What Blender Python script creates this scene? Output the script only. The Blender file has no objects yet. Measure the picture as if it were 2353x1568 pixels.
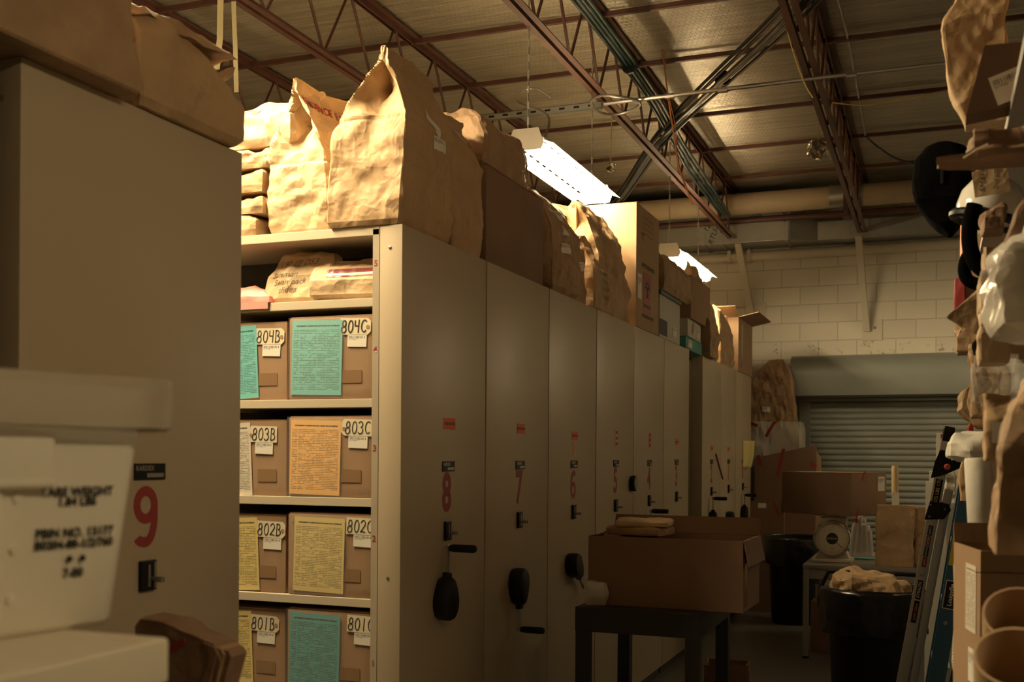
import bpy, bmesh, math, random
from mathutils import Vector, Matrix, noise
from mathutils.bvhtree import BVHTree

SC = bpy.context.scene
COL = SC.collection
PI = math.pi

# ------------------------------------------------------------------ camera
FPX = 2520.0
TH = math.atan(972.5 / FPX)
SN, CS = math.sin(TH), math.cos(TH)
ROLL = 0.0070
EYE = 1.55
cam_d = bpy.data.cameras.new('camera')
cam = bpy.data.objects.new('camera', cam_d)
COL.objects.link(cam)
cam_d.sensor_fit = 'HORIZONTAL'
cam_d.sensor_width = 36.0
cam_d.lens = FPX / 2353 * 36
cam_d.shift_y = (1046 - 784) / 2353
cam.matrix_world = Matrix.Translation((0, 0, EYE)) @ Matrix.Rotation(TH, 4, 'Z') @ Matrix.Rotation(PI / 2, 4, 'X') @ Matrix.Rotation(ROLL, 4, 'Z')
cam_d.clip_start = 0.05
cam_d.dof.use_dof = True
cam_d.dof.focus_distance = 5.6
cam_d.dof.aperture_fstop = 4.6
SC.camera = cam

# ------------------------------------------------------------------ world, exposure
w = bpy.data.worlds.new('world')
w.use_nodes = True
w.node_tree.nodes['Background'].inputs[0].default_value = (1.0, 0.72, 0.42, 1)
w.node_tree.nodes['Background'].inputs[1].default_value = 0.0
SC.world = w
SC.view_settings.view_transform = 'Standard'
SC.view_settings.look = 'None'
SC.view_settings.gamma = 1.0
SC.view_settings.use_curve_mapping = False
SC.view_settings.exposure = 0.06
SC.cycles.use_denoising = True
SC.cycles.max_bounces = 5
SC.cycles.sample_clamp_indirect = 6.0
LAMP = (1.0, 0.70, 0.36)
TUBE_W = 62.0


def P(px, py, X=None, Y=None, Z=None):
    """point of the place seen at a photo position, on the plane X, Y or Z = const"""
    dx, dy = px - 1176.5, py - 1046.0
    u, v = (dx + ROLL * dy) / FPX, -(dy - ROLL * dx) / FPX
    d = (u * CS - SN, u * SN + CS, v)
    t = X / d[0] if X is not None else (Y / d[1] if Y is not None else (Z - EYE) / d[2])
    return Vector((t * d[0], t * d[1], EYE + t * d[2]))


# ------------------------------------------------------------------ materials
def mat(name, col, rough=0.6, metal=0.0, var=0.0, vscale=6.0, bump=0.0, bscale=40.0, stretch=None, spec=0.5, emit=None, alpha=1.0, trans=0.0, col2=None, crease=0.0):
    m = bpy.data.materials.new(name)
    m.use_nodes = True
    nt = m.node_tree
    b = nt.nodes['Principled BSDF']
    b.inputs['Base Color'].default_value = (*col, 1)
    b.inputs['Roughness'].default_value = rough
    b.inputs['Metallic'].default_value = metal
    b.inputs['Specular IOR Level'].default_value = spec
    if trans:
        b.inputs['Transmission Weight'].default_value = trans
    if alpha < 1:
        b.inputs['Alpha'].default_value = alpha
    if emit:
        b.inputs['Emission Color'].default_value = (*emit[0], 1)
        b.inputs['Emission Strength'].default_value = emit[1]
    tc = nt.nodes.new('ShaderNodeTexCoord')
    vec = tc.outputs['Object']
    if stretch:
        mp = nt.nodes.new('ShaderNodeMapping')
        mp.inputs['Scale'].default_value = stretch
        nt.links.new(vec, mp.inputs['Vector'])
        vec = mp.outputs['Vector']
    if var or col2:
        n = nt.nodes.new('ShaderNodeTexNoise')
        n.inputs['Scale'].default_value = vscale
        n.inputs['Detail'].default_value = 5
        nt.links.new(vec, n.inputs['Vector'])
        r = nt.nodes.new('ShaderNodeValToRGB')
        c2 = col2 or tuple(c * (1 - var) for c in col)
        r.color_ramp.elements[0].position = 0.35
        r.color_ramp.elements[1].position = 0.68
        r.color_ramp.elements[0].color = (*c2, 1)
        r.color_ramp.elements[1].color = (*col, 1)
        nt.links.new(n.outputs['Fac'], r.inputs['Fac'])
        nt.links.new(r.outputs['Color'], b.inputs['Base Color'])
    if bump:
        n = nt.nodes.new('ShaderNodeTexNoise')
        n.inputs['Scale'].default_value = bscale
        n.inputs['Detail'].default_value = 6
        nt.links.new(vec, n.inputs['Vector'])
        bp = nt.nodes.new('ShaderNodeBump')
        bp.inputs['Strength'].default_value = bump
        bp.inputs['Distance'].default_value = 0.01
        nt.links.new(n.outputs['Fac'], bp.inputs['Height'])
        nt.links.new(bp.outputs['Normal'], b.inputs['Normal'])
    if crease:
        # sharp crumple lines of handled paper
        last = None
        for sc, st in ((7.0, 0.55), (17.0, 0.4)):
            vo = nt.nodes.new('ShaderNodeTexVoronoi')
            vo.feature = 'F1'
            vo.inputs['Scale'].default_value = sc
            nz = nt.nodes.new('ShaderNodeTexNoise')
            nz.inputs['Scale'].default_value = sc * 0.6
            ad = nt.nodes.new('ShaderNodeMix')
            ad.data_type = 'RGBA'
            ad.blend_type = 'LINEAR_LIGHT'
            ad.inputs['Factor'].default_value = 0.12
            nt.links.new(vec, ad.inputs[6])
            nt.links.new(vec, nz.inputs['Vector'])
            nt.links.new(nz.outputs['Color'], ad.inputs[7])
            nt.links.new(ad.outputs[2], vo.inputs['Vector'])
            bp = nt.nodes.new('ShaderNodeBump')
            bp.inputs['Strength'].default_value = st * crease
            bp.inputs['Distance'].default_value = 0.18 / sc
            nt.links.new(vo.outputs['Distance'], bp.inputs['Height'])
            if last is not None:
                nt.links.new(last.outputs['Normal'], bp.inputs['Normal'])
            last = bp
        for l in list(nt.links):
            if l.to_socket == b.inputs['Normal']:
                nt.links.new(last.outputs['Normal'], l.from_node.inputs['Normal'])
                break
        else:
            nt.links.new(last.outputs['Normal'], b.inputs['Normal'])
    m.diffuse_color = (*col, 1)
    return m


def form_mat(name, paper, ink=(0.03, 0.03, 0.03), rows=44.0, kind='form'):
    """printed paper: rows of small type (form) or a barcode with type under it (label)"""
    m = bpy.data.materials.new(name)
    m.use_nodes = True
    nt = m.node_tree
    N, L = nt.nodes, nt.links
    b = N['Principled BSDF']
    b.inputs['Roughness'].default_value = 0.55
    uv = N.new('ShaderNodeUVMap')
    sp = N.new('ShaderNodeSeparateXYZ')
    L.new(uv.outputs['UV'], sp.inputs[0])

    def M(op, a, c=None):
        n = N.new('ShaderNodeMath')
        n.operation = op
        for i, x in enumerate((a, c)):
            if x is None:
                continue
            if isinstance(x, (int, float)):
                n.inputs[i].default_value = x
            else:
                L.new(x, n.inputs[i])
        return n.outputs[0]
    U, V = sp.outputs[0], sp.outputs[1]

    def rng(x, lo, hi):
        return M('MULTIPLY', M('GREATER_THAN', x, lo), M('LESS_THAN', x, hi))
    vr = M('MULTIPLY', V, rows)
    row = M('FLOOR', vr)
    inrow = M('LESS_THAN', M('FRACT', vr), 0.5)
    cb = N.new('ShaderNodeCombineXYZ')
    L.new(M('MULTIPLY', U, 95.0), cb.inputs[0])
    L.new(M('MULTIPLY', row, 3.7), cb.inputs[1])
    nz = N.new('ShaderNodeTexNoise')
    nz.inputs['Scale'].default_value = 1.0
    L.new(cb.outputs[0], nz.inputs['Vector'])
    chars = M('GREATER_THAN', nz.outputs['Fac'], 0.44)
    cb2 = N.new('ShaderNodeCombineXYZ')
    L.new(M('MULTIPLY', U, 5.0), cb2.inputs[0])
    L.new(M('MULTIPLY', row, 7.3), cb2.inputs[1])
    nz2 = N.new('ShaderNodeTexNoise')
    nz2.inputs['Scale'].default_value = 1.0
    L.new(cb2.outputs[0], nz2.inputs['Vector'])
    words = M('GREATER_THAN', nz2.outputs['Fac'], 0.45)
    text = M('MULTIPLY', M('MULTIPLY', inrow, chars), words)
    if kind == 'form':
        body = M('MULTIPLY', rng(V, 0.06, 0.88), rng(U, 0.03, 0.96))
        cols = M('ADD', M('ADD', rng(U, 0.14, 0.16), rng(U, 0.50, 0.515)), rng(U, 0.69, 0.70))
        t1 = M('MULTIPLY', M('MULTIPLY', text, body), M('SUBTRACT', 1.0, cols))
        head = M('MULTIPLY', rng(V, 0.915, 0.935), M('MULTIPLY', rng(U, 0.08, 0.94), chars))
        ls = M('MULTIPLY', M('MULTIPLY', M('LESS_THAN', M('FRACT', M('MULTIPLY', V, rows / 2)), 0.12), body), 0.5)
        t1 = M('MULTIPLY', M('MAXIMUM', M('MULTIPLY', t1, 0.8), ls), 0.85)
        fac = M('MINIMUM', M('ADD', t1, head), 1.0)
    else:
        cb3 = N.new('ShaderNodeCombineXYZ')
        L.new(M('MULTIPLY', U, 60.0), cb3.inputs[0])
        nz3 = N.new('ShaderNodeTexNoise')
        nz3.inputs['Scale'].default_value = 1.0
        nz3.inputs['Detail'].default_value = 0
        L.new(cb3.outputs[0], nz3.inputs['Vector'])
        bars = M('MULTIPLY', M('GREATER_THAN', nz3.outputs['Fac'], 0.5), M('MULTIPLY', rng(V, 0.68, 0.86), rng(U, 0.06, 0.92)))
        tx = M('MULTIPLY', text, M('MULTIPLY', rng(V, 0.52, 0.66), rng(U, 0.06, 0.6)))
        fac = M('MINIMUM', M('ADD', bars, tx), 1.0)
    mx = N.new('ShaderNodeMix')
    mx.data_type = 'RGBA'
    L.new(fac, mx.inputs['Factor'])
    mx.inputs[6].default_value = (*paper, 1)
    mx.inputs[7].default_value = (*ink, 1)
    L.new(mx.outputs[2], b.inputs['Base Color'])
    m.diffuse_color = (*paper, 1)
    return m


M_ = {}
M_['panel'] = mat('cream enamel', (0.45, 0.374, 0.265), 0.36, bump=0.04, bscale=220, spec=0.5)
M_['post'] = mat('cream steel post', (0.37, 0.345, 0.25), 0.45)
M_['strip'] = mat('shelf end strip', (0.42, 0.36, 0.27), 0.5)
M_['shelf'] = mat('cream shelf steel', (0.54, 0.47, 0.35), 0.5)
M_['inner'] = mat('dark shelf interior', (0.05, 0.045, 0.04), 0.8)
M_['kraft'] = mat('kraft paper', (0.50, 0.34, 0.19), 0.62, var=0.16, vscale=5, bump=0.12, bscale=90, crease=0.8, spec=0.35)
M_['kraft2'] = mat('kraft paper worn', (0.44, 0.29, 0.17), 0.62, var=0.22, vscale=7, bump=0.15, bscale=90, crease=1.0, spec=0.35)
M_['kraftd'] = mat('dark kraft paper', (0.27, 0.165, 0.10), 0.65, var=0.2, vscale=6, bump=0.12, bscale=80, crease=0.8, spec=0.3)
M_['kraftl'] = mat('pale kraft paper', (0.60, 0.44, 0.27), 0.6, var=0.12, vscale=6, bump=0.12, bscale=80, crease=0.8, spec=0.35)
M_['card'] = mat('corrugated cardboard', (0.36, 0.235, 0.145), 0.75, var=0.12, vscale=4, bump=0.12, bscale=70, stretch=(1, 1, 0.25), spec=0.25)
M_['card_shaded'] = mat('shade darkened cardboard', (0.25, 0.155, 0.10), 0.75, var=0.12, vscale=4, bump=0.12, bscale=70, stretch=(1, 1, 0.25), spec=0.25)  # cardboard colour darkened to stand in for shade on the dimmer boxes
M_['cardl'] = mat('pale cardboard', (0.47, 0.32, 0.19), 0.75, var=0.12, vscale=4, bump=0.12, bscale=70, spec=0.25)
M_['cardd'] = mat('dark cardboard', (0.17, 0.105, 0.07), 0.75, var=0.15, vscale=4, bump=0.1, bscale=60, spec=0.25)
M_['inside'] = mat('box inside', (0.10, 0.06, 0.04), 0.85)
M_['tapeb'] = mat('brown parcel tape', (0.26, 0.16, 0.09), 0.3, spec=0.5)
M_['tapec'] = mat('clear parcel tape', (0.55, 0.42, 0.28), 0.12, alpha=0.45)
M_['red'] = mat('dark red vinyl', (0.29, 0.035, 0.035), 0.5)
M_['redtape'] = mat('red evidence tape', (0.33, 0.03, 0.03), 0.35)
M_['pinktape'] = mat('faded evidence tape', (0.72, 0.35, 0.22), 0.45)
M_['sticker'] = mat('orange red sticker', (0.75, 0.13, 0.07), 0.5)
M_['stickerp'] = mat('pale orange sticker', (0.72, 0.36, 0.20), 0.5)
M_['black'] = mat('black plastic', (0.006, 0.006, 0.007), 0.42, spec=0.3)
M_['blackm'] = mat('matt black fabric', (0.003, 0.003, 0.003), 0.95, bump=0.2, bscale=30, spec=0.02)
M_['liner'] = mat('black bin liner', (0.005, 0.005, 0.006), 0.25, bump=0.5, bscale=16)
M_['ink'] = mat('black ink', (0.015, 0.013, 0.012), 0.6)
M_['pencil'] = mat('grey handwriting', (0.16, 0.11, 0.07), 0.6)
M_['white'] = mat('white paper', (0.78, 0.76, 0.70), 0.5, var=0.06)
M_['cloth'] = mat('white wrapped cloth', (0.70, 0.67, 0.60), 0.6, var=0.1, bump=0.2, bscale=30)
M_['manila'] = mat('manila tag', (0.72, 0.64, 0.47), 0.6, var=0.06, vscale=20)
M_['yellow'] = mat('yellow paper', (0.66, 0.56, 0.22), 0.55)
M_['steel'] = mat('brushed steel', (0.45, 0.43, 0.40), 0.32, 0.9)
M_['galv'] = mat('galvanised sheet', (0.44, 0.45, 0.43), 0.36, 0.8, var=0.14, vscale=6, bump=0.08, bscale=9)
M_['alum'] = mat('ladder aluminium', (0.56, 0.54, 0.50), 0.38, 0.7)
M_['joist'] = mat('rust primer steel', (0.10, 0.040, 0.028), 0.5, var=0.25, vscale=9)
M_['pipew'] = mat('tan pipe wrap', (0.52, 0.42, 0.29), 0.55, var=0.1, vscale=4, bump=0.15, bscale=18)
M_['wpaint'] = mat('cream painted steel', (0.56, 0.51, 0.41), 0.5)
M_['shutter'] = mat('grey shutter paint', (0.26, 0.275, 0.25), 0.45, var=0.1, vscale=3)
M_['hood'] = mat('shutter hood steel', (0.27, 0.29, 0.26), 0.40, 0.25, var=0.08, vscale=3)
M_['bin'] = mat('milky plastic', (0.95, 0.89, 0.76), 0.28, trans=0.06, alpha=0.95, spec=0.5)
M_['binrim'] = mat('clear plastic rim', (0.70, 0.62, 0.50), 0.14, trans=0.35, alpha=0.75, spec=0.6)
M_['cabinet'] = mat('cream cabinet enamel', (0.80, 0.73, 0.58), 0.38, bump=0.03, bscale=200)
M_['sleeve'] = mat('clear sleeve', (0.80, 0.76, 0.70), 0.08, alpha=0.10, spec=0.8, bump=0.5, bscale=18)
M_['poly'] = mat('clear polythene', (0.80, 0.76, 0.70), 0.10, alpha=0.30, spec=0.8, bump=0.4, bscale=14)
M_['polym'] = mat('milky polythene', (0.76, 0.72, 0.64), 0.22, alpha=0.72, spec=0.7, bump=0.4, bscale=12)
M_['teal'] = form_mat('teal printed form', (0.17, 0.50, 0.50))
M_['teal2'] = form_mat('deep teal printed form', (0.11, 0.36, 0.37))
M_['orange'] = form_mat('orange printed form', (0.80, 0.47, 0.17))
M_['yform'] = form_mat('yellow printed form', (0.68, 0.55, 0.22))
M_['wform'] = form_mat('white printed form', (0.66, 0.60, 0.50))
M_['barcode'] = form_mat('barcode label', (0.74, 0.71, 0.63), kind='label', rows=26)
M_['plain'] = form_mat('printed box side', (0.50, 0.48, 0.42), rows=18)
M_['blue'] = mat('blue fibreglass', (0.025, 0.085, 0.16), 0.4)
M_['orangecard'] = mat('orange folder', (0.85, 0.30, 0.14), 0.5)
M_['pink'] = mat('pink paper', (0.72, 0.30, 0.26), 0.5)
M_['green'] = mat('dark green plastic', (0.02, 0.09, 0.07), 0.4)
M_['greenb'] = mat('teal carton', (0.05, 0.26, 0.24), 0.5)
M_['cart'] = mat('dark olive cart steel', (0.020, 0.019, 0.013), 0.5)
M_['cartleg'] = mat('navy cart leg', (0.020, 0.024, 0.032), 0.5)
M_['table'] = mat('grey laminate', (0.26, 0.245, 0.225), 0.4)
M_['wood'] = mat('pale wood', (0.52, 0.38, 0.20), 0.6, var=0.2, vscale=8, stretch=(6, 6, 0.6))
M_['dial'] = mat('cream dial', (0.66, 0.60, 0.48), 0.4)
M_['glove'] = mat('turquoise glove', (0.16, 0.50, 0.50), 0.6)
M_['glassy'] = mat('clear plastic tube', (0.70, 0.66, 0.60), 0.12, alpha=0.5, spec=0.8)
M_['orangew'] = mat('orange wire', (0.55, 0.20, 0.08), 0.5)
M_['yelloww'] = mat('yellow wire', (0.60, 0.42, 0.12), 0.5)
M_['cable'] = mat('black cable', (0.02, 0.02, 0.02), 0.3)
M_['cableg'] = mat('dark green cable', (0.005, 0.018, 0.016), 0.4)
M_['strap'] = mat('clear strap', (0.60, 0.52, 0.32), 0.25, alpha=0.8, bump=0.5, bscale=40)
M_['tube'] = mat('lit fluorescent tube', (1, 1, 1), 0.5, emit=((1.0, 0.77, 0.44), TUBE_W * 2.8))
M_['tubeb'] = mat('bright fresh tube', (1, 1, 1), 0.5, emit=((1.0, 0.77, 0.44), TUBE_W * 8.5))
M_['tuber'] = mat('lit tube right row', (1, 1, 1), 0.5, emit=((1.0, 0.77, 0.44), TUBE_W * 0.20))
M_['tubeg'] = mat('lit tube far right', (1, 1, 1), 0.5, emit=((1.0, 0.77, 0.44), TUBE_W * 1.0))
M_['tubew'] = mat('lit tube by the wall', (1, 1, 1), 0.5, emit=((1.0, 0.77, 0.44), TUBE_W * 3.6))
M_['tubec'] = mat('lit tube behind', (1, 1, 1), 0.5, emit=((1.0, 0.77, 0.44), TUBE_W * 1.15))
M_['reflector'] = mat('white lamp enamel', (0.80, 0.77, 0.70), 0.35)


# ------------------------------------------------------------------ mesh builder
class MB:
    def __init__(self):
        self.bm = bmesh.new()
        self.uv = self.bm.loops.layers.uv.new('UVMap')

    def face(self, pts, uvs=None):
        vs = [self.bm.verts.new(p) for p in pts]
        try:
            f = self.bm.faces.new(vs)
        except ValueError:
            return None
        if uvs:
            for l, t in zip(f.loops, uvs):
                l[self.uv].uv = t
        return f

    def box(self, x0, y0, z0, x1, y1, z1, bev=0.0, M=None, seg=2):
        r = bmesh.ops.create_cube(self.bm, size=1.0)
        vs = r['verts']
        bmesh.ops.scale(self.bm, vec=(x1 - x0, y1 - y0, z1 - z0), verts=vs)
        bmesh.ops.translate(self.bm, vec=((x0 + x1) / 2, (y0 + y1) / 2, (z0 + z1) / 2), verts=vs)
        if bev > 0:
            es = list({e for v in vs for e in v.link_edges})
            r2 = bmesh.ops.bevel(self.bm, geom=es, offset=bev, segments=seg, affect='EDGES', profile=0.6)
            vs = list({v for f in r2['faces'] for v in f.verts} | {v for v in vs if v.is_valid})
        if M is not None:
            bmesh.ops.transform(self.bm, matrix=M, verts=vs)
        return self

    def prism(self, poly, h0, h1, M=None):
        """polygon in local XY extruded along local Z"""
        a = [self.bm.verts.new((p[0], p[1], h0)) for p in poly]
        b = [self.bm.verts.new((p[0], p[1], h1)) for p in poly]
        n = len(poly)
        self.bm.faces.new(a[::-1])
        self.bm.faces.new(b)
        for i in range(n):
            self.bm.faces.new((a[i], a[(i + 1) % n], b[(i + 1) % n], b[i]))
        if M is not None:
            bmesh.ops.transform(self.bm, matrix=M, verts=a + b)
        return self

    def tube(self, pts, r, n=8, caps=True):
        pts = [Vector(p) for p in pts]
        rings = []
        prev = None
        for i, p in enumerate(pts):
            t = (pts[min(i + 1, len(pts) - 1)] - pts[max(i - 1, 0)]).normalized()
            if prev is None:
                a = t.orthogonal().normalized()
            else:
                a = (prev - t * prev.dot(t))
                a = a.normalized() if a.length > 1e-6 else t.orthogonal().normalized()
            prev = a
            b = t.cross(a)
            rr = r[i] if isinstance(r, (list, tuple)) else r
            rings.append([self.bm.verts.new(p + (a * math.cos(k * 2 * PI / n) + b * math.sin(k * 2 * PI / n)) * rr) for k in range(n)])
        for i in range(len(rings) - 1):
            for k in range(n):
                self.bm.faces.new((rings[i][k], rings[i][(k + 1) % n], rings[i + 1][(k + 1) % n], rings[i + 1][k]))
        if caps:
            self.bm.faces.new(rings[0][::-1])
            self.bm.faces.new(rings[-1])
        return self

    def lathe(self, prof, n=24, M=None, caps=True):
        """profile of (radius, z) turned about local Z"""
        rings = []
        for (r, z) in prof:
            rings.append([self.bm.verts.new((r * math.cos(k * 2 * PI / n), r * math.sin(k * 2 * PI / n), z)) for k in range(n)])
        for i in range(len(rings) - 1):
            for k in range(n):
                self.bm.faces.new((rings[i][k], rings[i][(k + 1) % n], rings[i + 1][(k + 1) % n], rings[i + 1][k]))
        if caps:
            self.bm.faces.new(rings[0][::-1])
            self.bm.faces.new(rings[-1])
        if M is not None:
            bmesh.ops.transform(self.bm, matrix=M, verts=[v for r in rings for v in r])
        return self

    def strip(self, pts, wv, th=0.0):
        """flat ribbon along pts, full width vector wv"""
        wv = Vector(wv) * 0.5
        for a, b in zip(pts[:-1], pts[1:]):
            a, b = Vector(a), Vector(b)
            self.face((a - wv, b - wv, b + wv, a + wv))
        return self

    def build(self, name, m, parent=None, smooth=False, angle=35):
        me = bpy.data.meshes.new(name)
        bmesh.ops.recalc_face_normals(self.bm, faces=self.bm.faces[:])
        self.bm.to_mesh(me)
        self.bm.free()
        o = bpy.data.objects.new(name, me)
        COL.objects.link(o)
        me.materials.append(M_[m] if isinstance(m, str) else m)
        if smooth:
            me.polygons.foreach_set('use_smooth', [True] * len(me.polygons))
            if angle:
                me.set_sharp_from_angle(angle=math.radians(angle))
        if parent is not None:
            o.parent = parent
        return o


def tag(o, label=None, cat=None, group=None, kind=None):
    for k, v in (('label', label), ('category', cat), ('group', group), ('kind', kind)):
        if v:
            o[k] = v
    return o


def thing(name, label, cat, loc=(0, 0, 0), rz=0.0, group=None):
    o = bpy.data.objects.new(name, None)
    COL.objects.link(o)
    o.empty_display_size = 0.1
    o.location = loc
    o.rotation_euler = (0, 0, rz)
    return tag(o, label, cat, group)


def copy_tree(o, parent=None):
    c = o.copy()
    COL.objects.link(c)
    if parent is not None:
        c.parent = parent
    for ch in list(o.children):
        copy_tree(ch, c)
    return c


def text_bm(s, size, bold=0.0, sx=1.0, shear=0.0, spacing=1.0):
    cu = bpy.data.curves.new('t', 'FONT')
    cu.body = s
    cu.size = size
    cu.offset = bold
    cu.shear = shear
    cu.space_character = spacing
    cu.align_x = 'CENTER'
    cu.align_y = 'CENTER'
    cu.resolution_u = 3
    o = bpy.data.objects.new('t', cu)
    COL.objects.link(o)
    dg = bpy.context.evaluated_depsgraph_get()
    me = bpy.data.meshes.new_from_object(o.evaluated_get(dg))
    bpy.data.objects.remove(o)
    bpy.data.curves.remove(cu)
    mb = MB()
    mb.bm.from_mesh(me)
    bpy.data.meshes.remove(me)
    if sx != 1.0:
        bmesh.ops.scale(mb.bm, vec=(sx, 1, 1), verts=mb.bm.verts[:])
    return mb


def frame_m(o, right, up):
    r = Vector(right).normalized()
    u = Vector(up).normalized()
    n = r.cross(u)
    M = Matrix.Identity(4)
    for i in range(3):
        M[i][0], M[i][1], M[i][2], M[i][3] = r[i], u[i], n[i], o[i]
    return M


FX = ((0, 1, 0), (0, 0, 1))      # face looking to +X: right is +Y
FY = ((1, 0, 0), (0, 0, 1))      # face looking to -Y: right is +X
FNX = ((0, -1, 0), (0, 0, 1))    # face looking to -X


def text(parent, name, s, size, m, o, fr, **k):
    mb = text_bm(s, size, **k)
    bmesh.ops.transform(mb.bm, matrix=frame_m(o, *fr), verts=mb.bm.verts[:])
    return mb.build(name, m, parent)


def quad(parent, name, w_, h_, m, o, fr, th=0.0012, rot=0.0, poly=None):
    """thin sheet of paper / sticker centred at o on a face"""
    mb = MB()
    hw, hh = w_ / 2, h_ / 2
    M = frame_m(o, *fr) @ Matrix.Rotation(rot, 4, 'Z')
    if poly:
        mb.prism([(x * hw, y * hh) for x, y in poly], 0, th)
    else:
        mb.face([(-hw, -hh, th), (hw, -hh, th), (hw, hh, th), (-hw, hh, th)], [(0, 0), (1, 0), (1, 1), (0, 1)])
        for a, b in (((-hw, -hh), (hw, -hh)), ((hw, -hh), (hw, hh)), ((hw, hh), (-hw, hh)), ((-hw, hh), (-hw, -hh))):
            mb.face([(*a, 0), (*b, 0), (*b, th), (*a, th)], [(0, 0)] * 4)
    bmesh.ops.transform(mb.bm, matrix=M, verts=mb.bm.verts[:])
    return mb.build(name, m, parent)


# handwritten marker glyphs as strokes in a 0..1 x 0..1.4 cell
def arc(cx, cy, rx, ry, a0, a1, n=12):
    return [(cx + rx * math.cos(math.radians(a0 + (a1 - a0) * i / n)), cy + ry * math.sin(math.radians(a0 + (a1 - a0) * i / n))) for i in range(n + 1)]


GLY = {
    '0': [arc(0.5, 0.7, 0.4, 0.66, 60, 425)],
    '1': [[(0.5, 1.38), (0.48, 0.02)]],
    '2': [arc(0.48, 1.0, 0.38, 0.36, 165, -25) + [(0.1, 0.08), (0.35, 0.16), (0.92, 0.06)]],
    '3': [arc(0.42, 1.04, 0.36, 0.32, 150, -80) + arc(0.42, 0.38, 0.44, 0.36, 80, -150)],
    '4': [[(0.1, 1.32), (0.14, 0.75), (0.8, 0.72)], [(0.8, 1.38), (0.76, 0.02)]],
    '8': [arc(0.52, 1.04, 0.30, 0.32, 40, 270, 14) + arc(0.48, 0.38, 0.40, 0.35, 90, -270, 16) + arc(0.52, 1.04, 0.30, 0.32, -90, 40, 8)],
    'B': [[(0.12, 1.36), (0.14, 0.02)], [(0.06, 1.30)] + arc(0.35, 1.03, 0.36, 0.30, 80, -80) + arc(0.36, 0.38, 0.5, 0.35, 80, -100) + [(0.05, 0.05)]],
    'C': [arc(0.6, 0.7, 0.5, 0.64, 50, 310, 14)],
}


def handwrite(parent, s, o, fr, cell_w, cell_h, pen=0.0045, m='ink'):
    mb = MB()
    x = -len(s) * cell_w / 2
    for k, ch in enumerate(s):
        sl = 0.06 * math.sin(k * 2.1)
        for stl in GLY[ch]:
            q = [Vector((x + cell_w * (0.08 + 0.84 * (p[0] + 0.12 * (p[1] - 0.7) + sl * 0.3)), (p[1] / 1.4 - 0.5) * cell_h, 0.0)) for p in stl]
            for i, (a, b) in enumerate(zip(q[:-1], q[1:])):
                d = (b - a)
                if d.length < 1e-6:
                    continue
                d.normalize()
                nn = Vector((-d.y, d.x, 0)) * pen / 2
                a2, b2 = a - d * pen * 0.3, b + d * pen * 0.3
                z = Vector((0, 0, 0.0002 + 0.00002 * i))
                mb.face([a2 - nn + z, b2 - nn + z, b2 + nn + z, a2 + nn + z])
        x += cell_w
    bmesh.ops.transform(mb.bm, matrix=frame_m(o, *fr), verts=mb.bm.verts[:])
    return mb.build('handwriting', m, parent)


def curled_digit_bm(ch, h, wd, pen):
    """bold 9 (turned round for 6): oval bowl and a tail curling back to the left"""
    a, rx, ry = wd / 2 - pen / 2, wd / 2 - pen / 2, h * 0.31 - pen / 2
    bowl = arc(0, h * 0.19, rx, ry, 0, 360, 40)
    tail = arc(0, h * 0.19, rx, ry * 1.02, 20, 0, 4) + [(rx, h * 0.08)] + arc(0, -h * 0.02, rx, h * 0.48 - pen / 2, 0, -90, 14) + arc(0, -h * 0.32, rx * 0.98, h * 0.18 - pen / 2, -90, -170, 8)
    mb = MB()
    for line in (bowl, tail):
        L_ = len(line)
        prev = None
        for i in range(L_):
            p, q = line[max(i - 1, 0)], line[min(i + 1, L_ - 1)]
            if line is bowl and i in (0, L_ - 1):
                p, q = line[-2], line[1]
            d = Vector((q[0] - p[0], q[1] - p[1], 0)).normalized()
            nn = Vector((-d.y, d.x, 0)) * pen / 2
            c = Vector((line[i][0], line[i][1], 0 if line is bowl else 0.0003))
            cur = (c - nn, c + nn)
            if prev:
                mb.face([prev[0], cur[0], cur[1], prev[1]])
            prev = cur
    if ch == '6':
        bmesh.ops.transform(mb.bm, matrix=Matrix.Rotation(PI, 4, 'Z'), verts=mb.bm.verts[:])
    return mb


# ------------------------------------------------------------------ creased paper
def creaser(seed, n=15, f0=2.5, f1=9.0):
    rnd = random.Random(seed)
    pl = []
    for k in range(n):
        d = Vector((rnd.gauss(0, 1), rnd.gauss(0, 1), rnd.gauss(0, 0.8))).normalized()
        f = f0 * (2.1 * f1 / f0) ** ((k + rnd.random()) / n)
        pl.append((d, f, rnd.random(), rnd.uniform(0.5, 1.2) / (f + 2.5), Vector((rnd.uniform(-9, 9), rnd.uniform(-9, 9), rnd.uniform(-9, 9)))))

    def fn(p):
        q = p + noise.noise_vector(p * 5.0 + Vector((seed * 1.3, 0, 0))) * 0.014
        s = 0.0
        for d, f, ph, a, off in pl:
            w_ = noise.noise(q * 5.0 + off) + 0.16
            if w_ > 0:
                t = q.dot(d) * f + ph
                tri = abs((t % 1.0) - 0.5) * 2 - 0.5
                s += a * tri * min(1.0, w_ * 2.6)
        return s
    return fn


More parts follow.
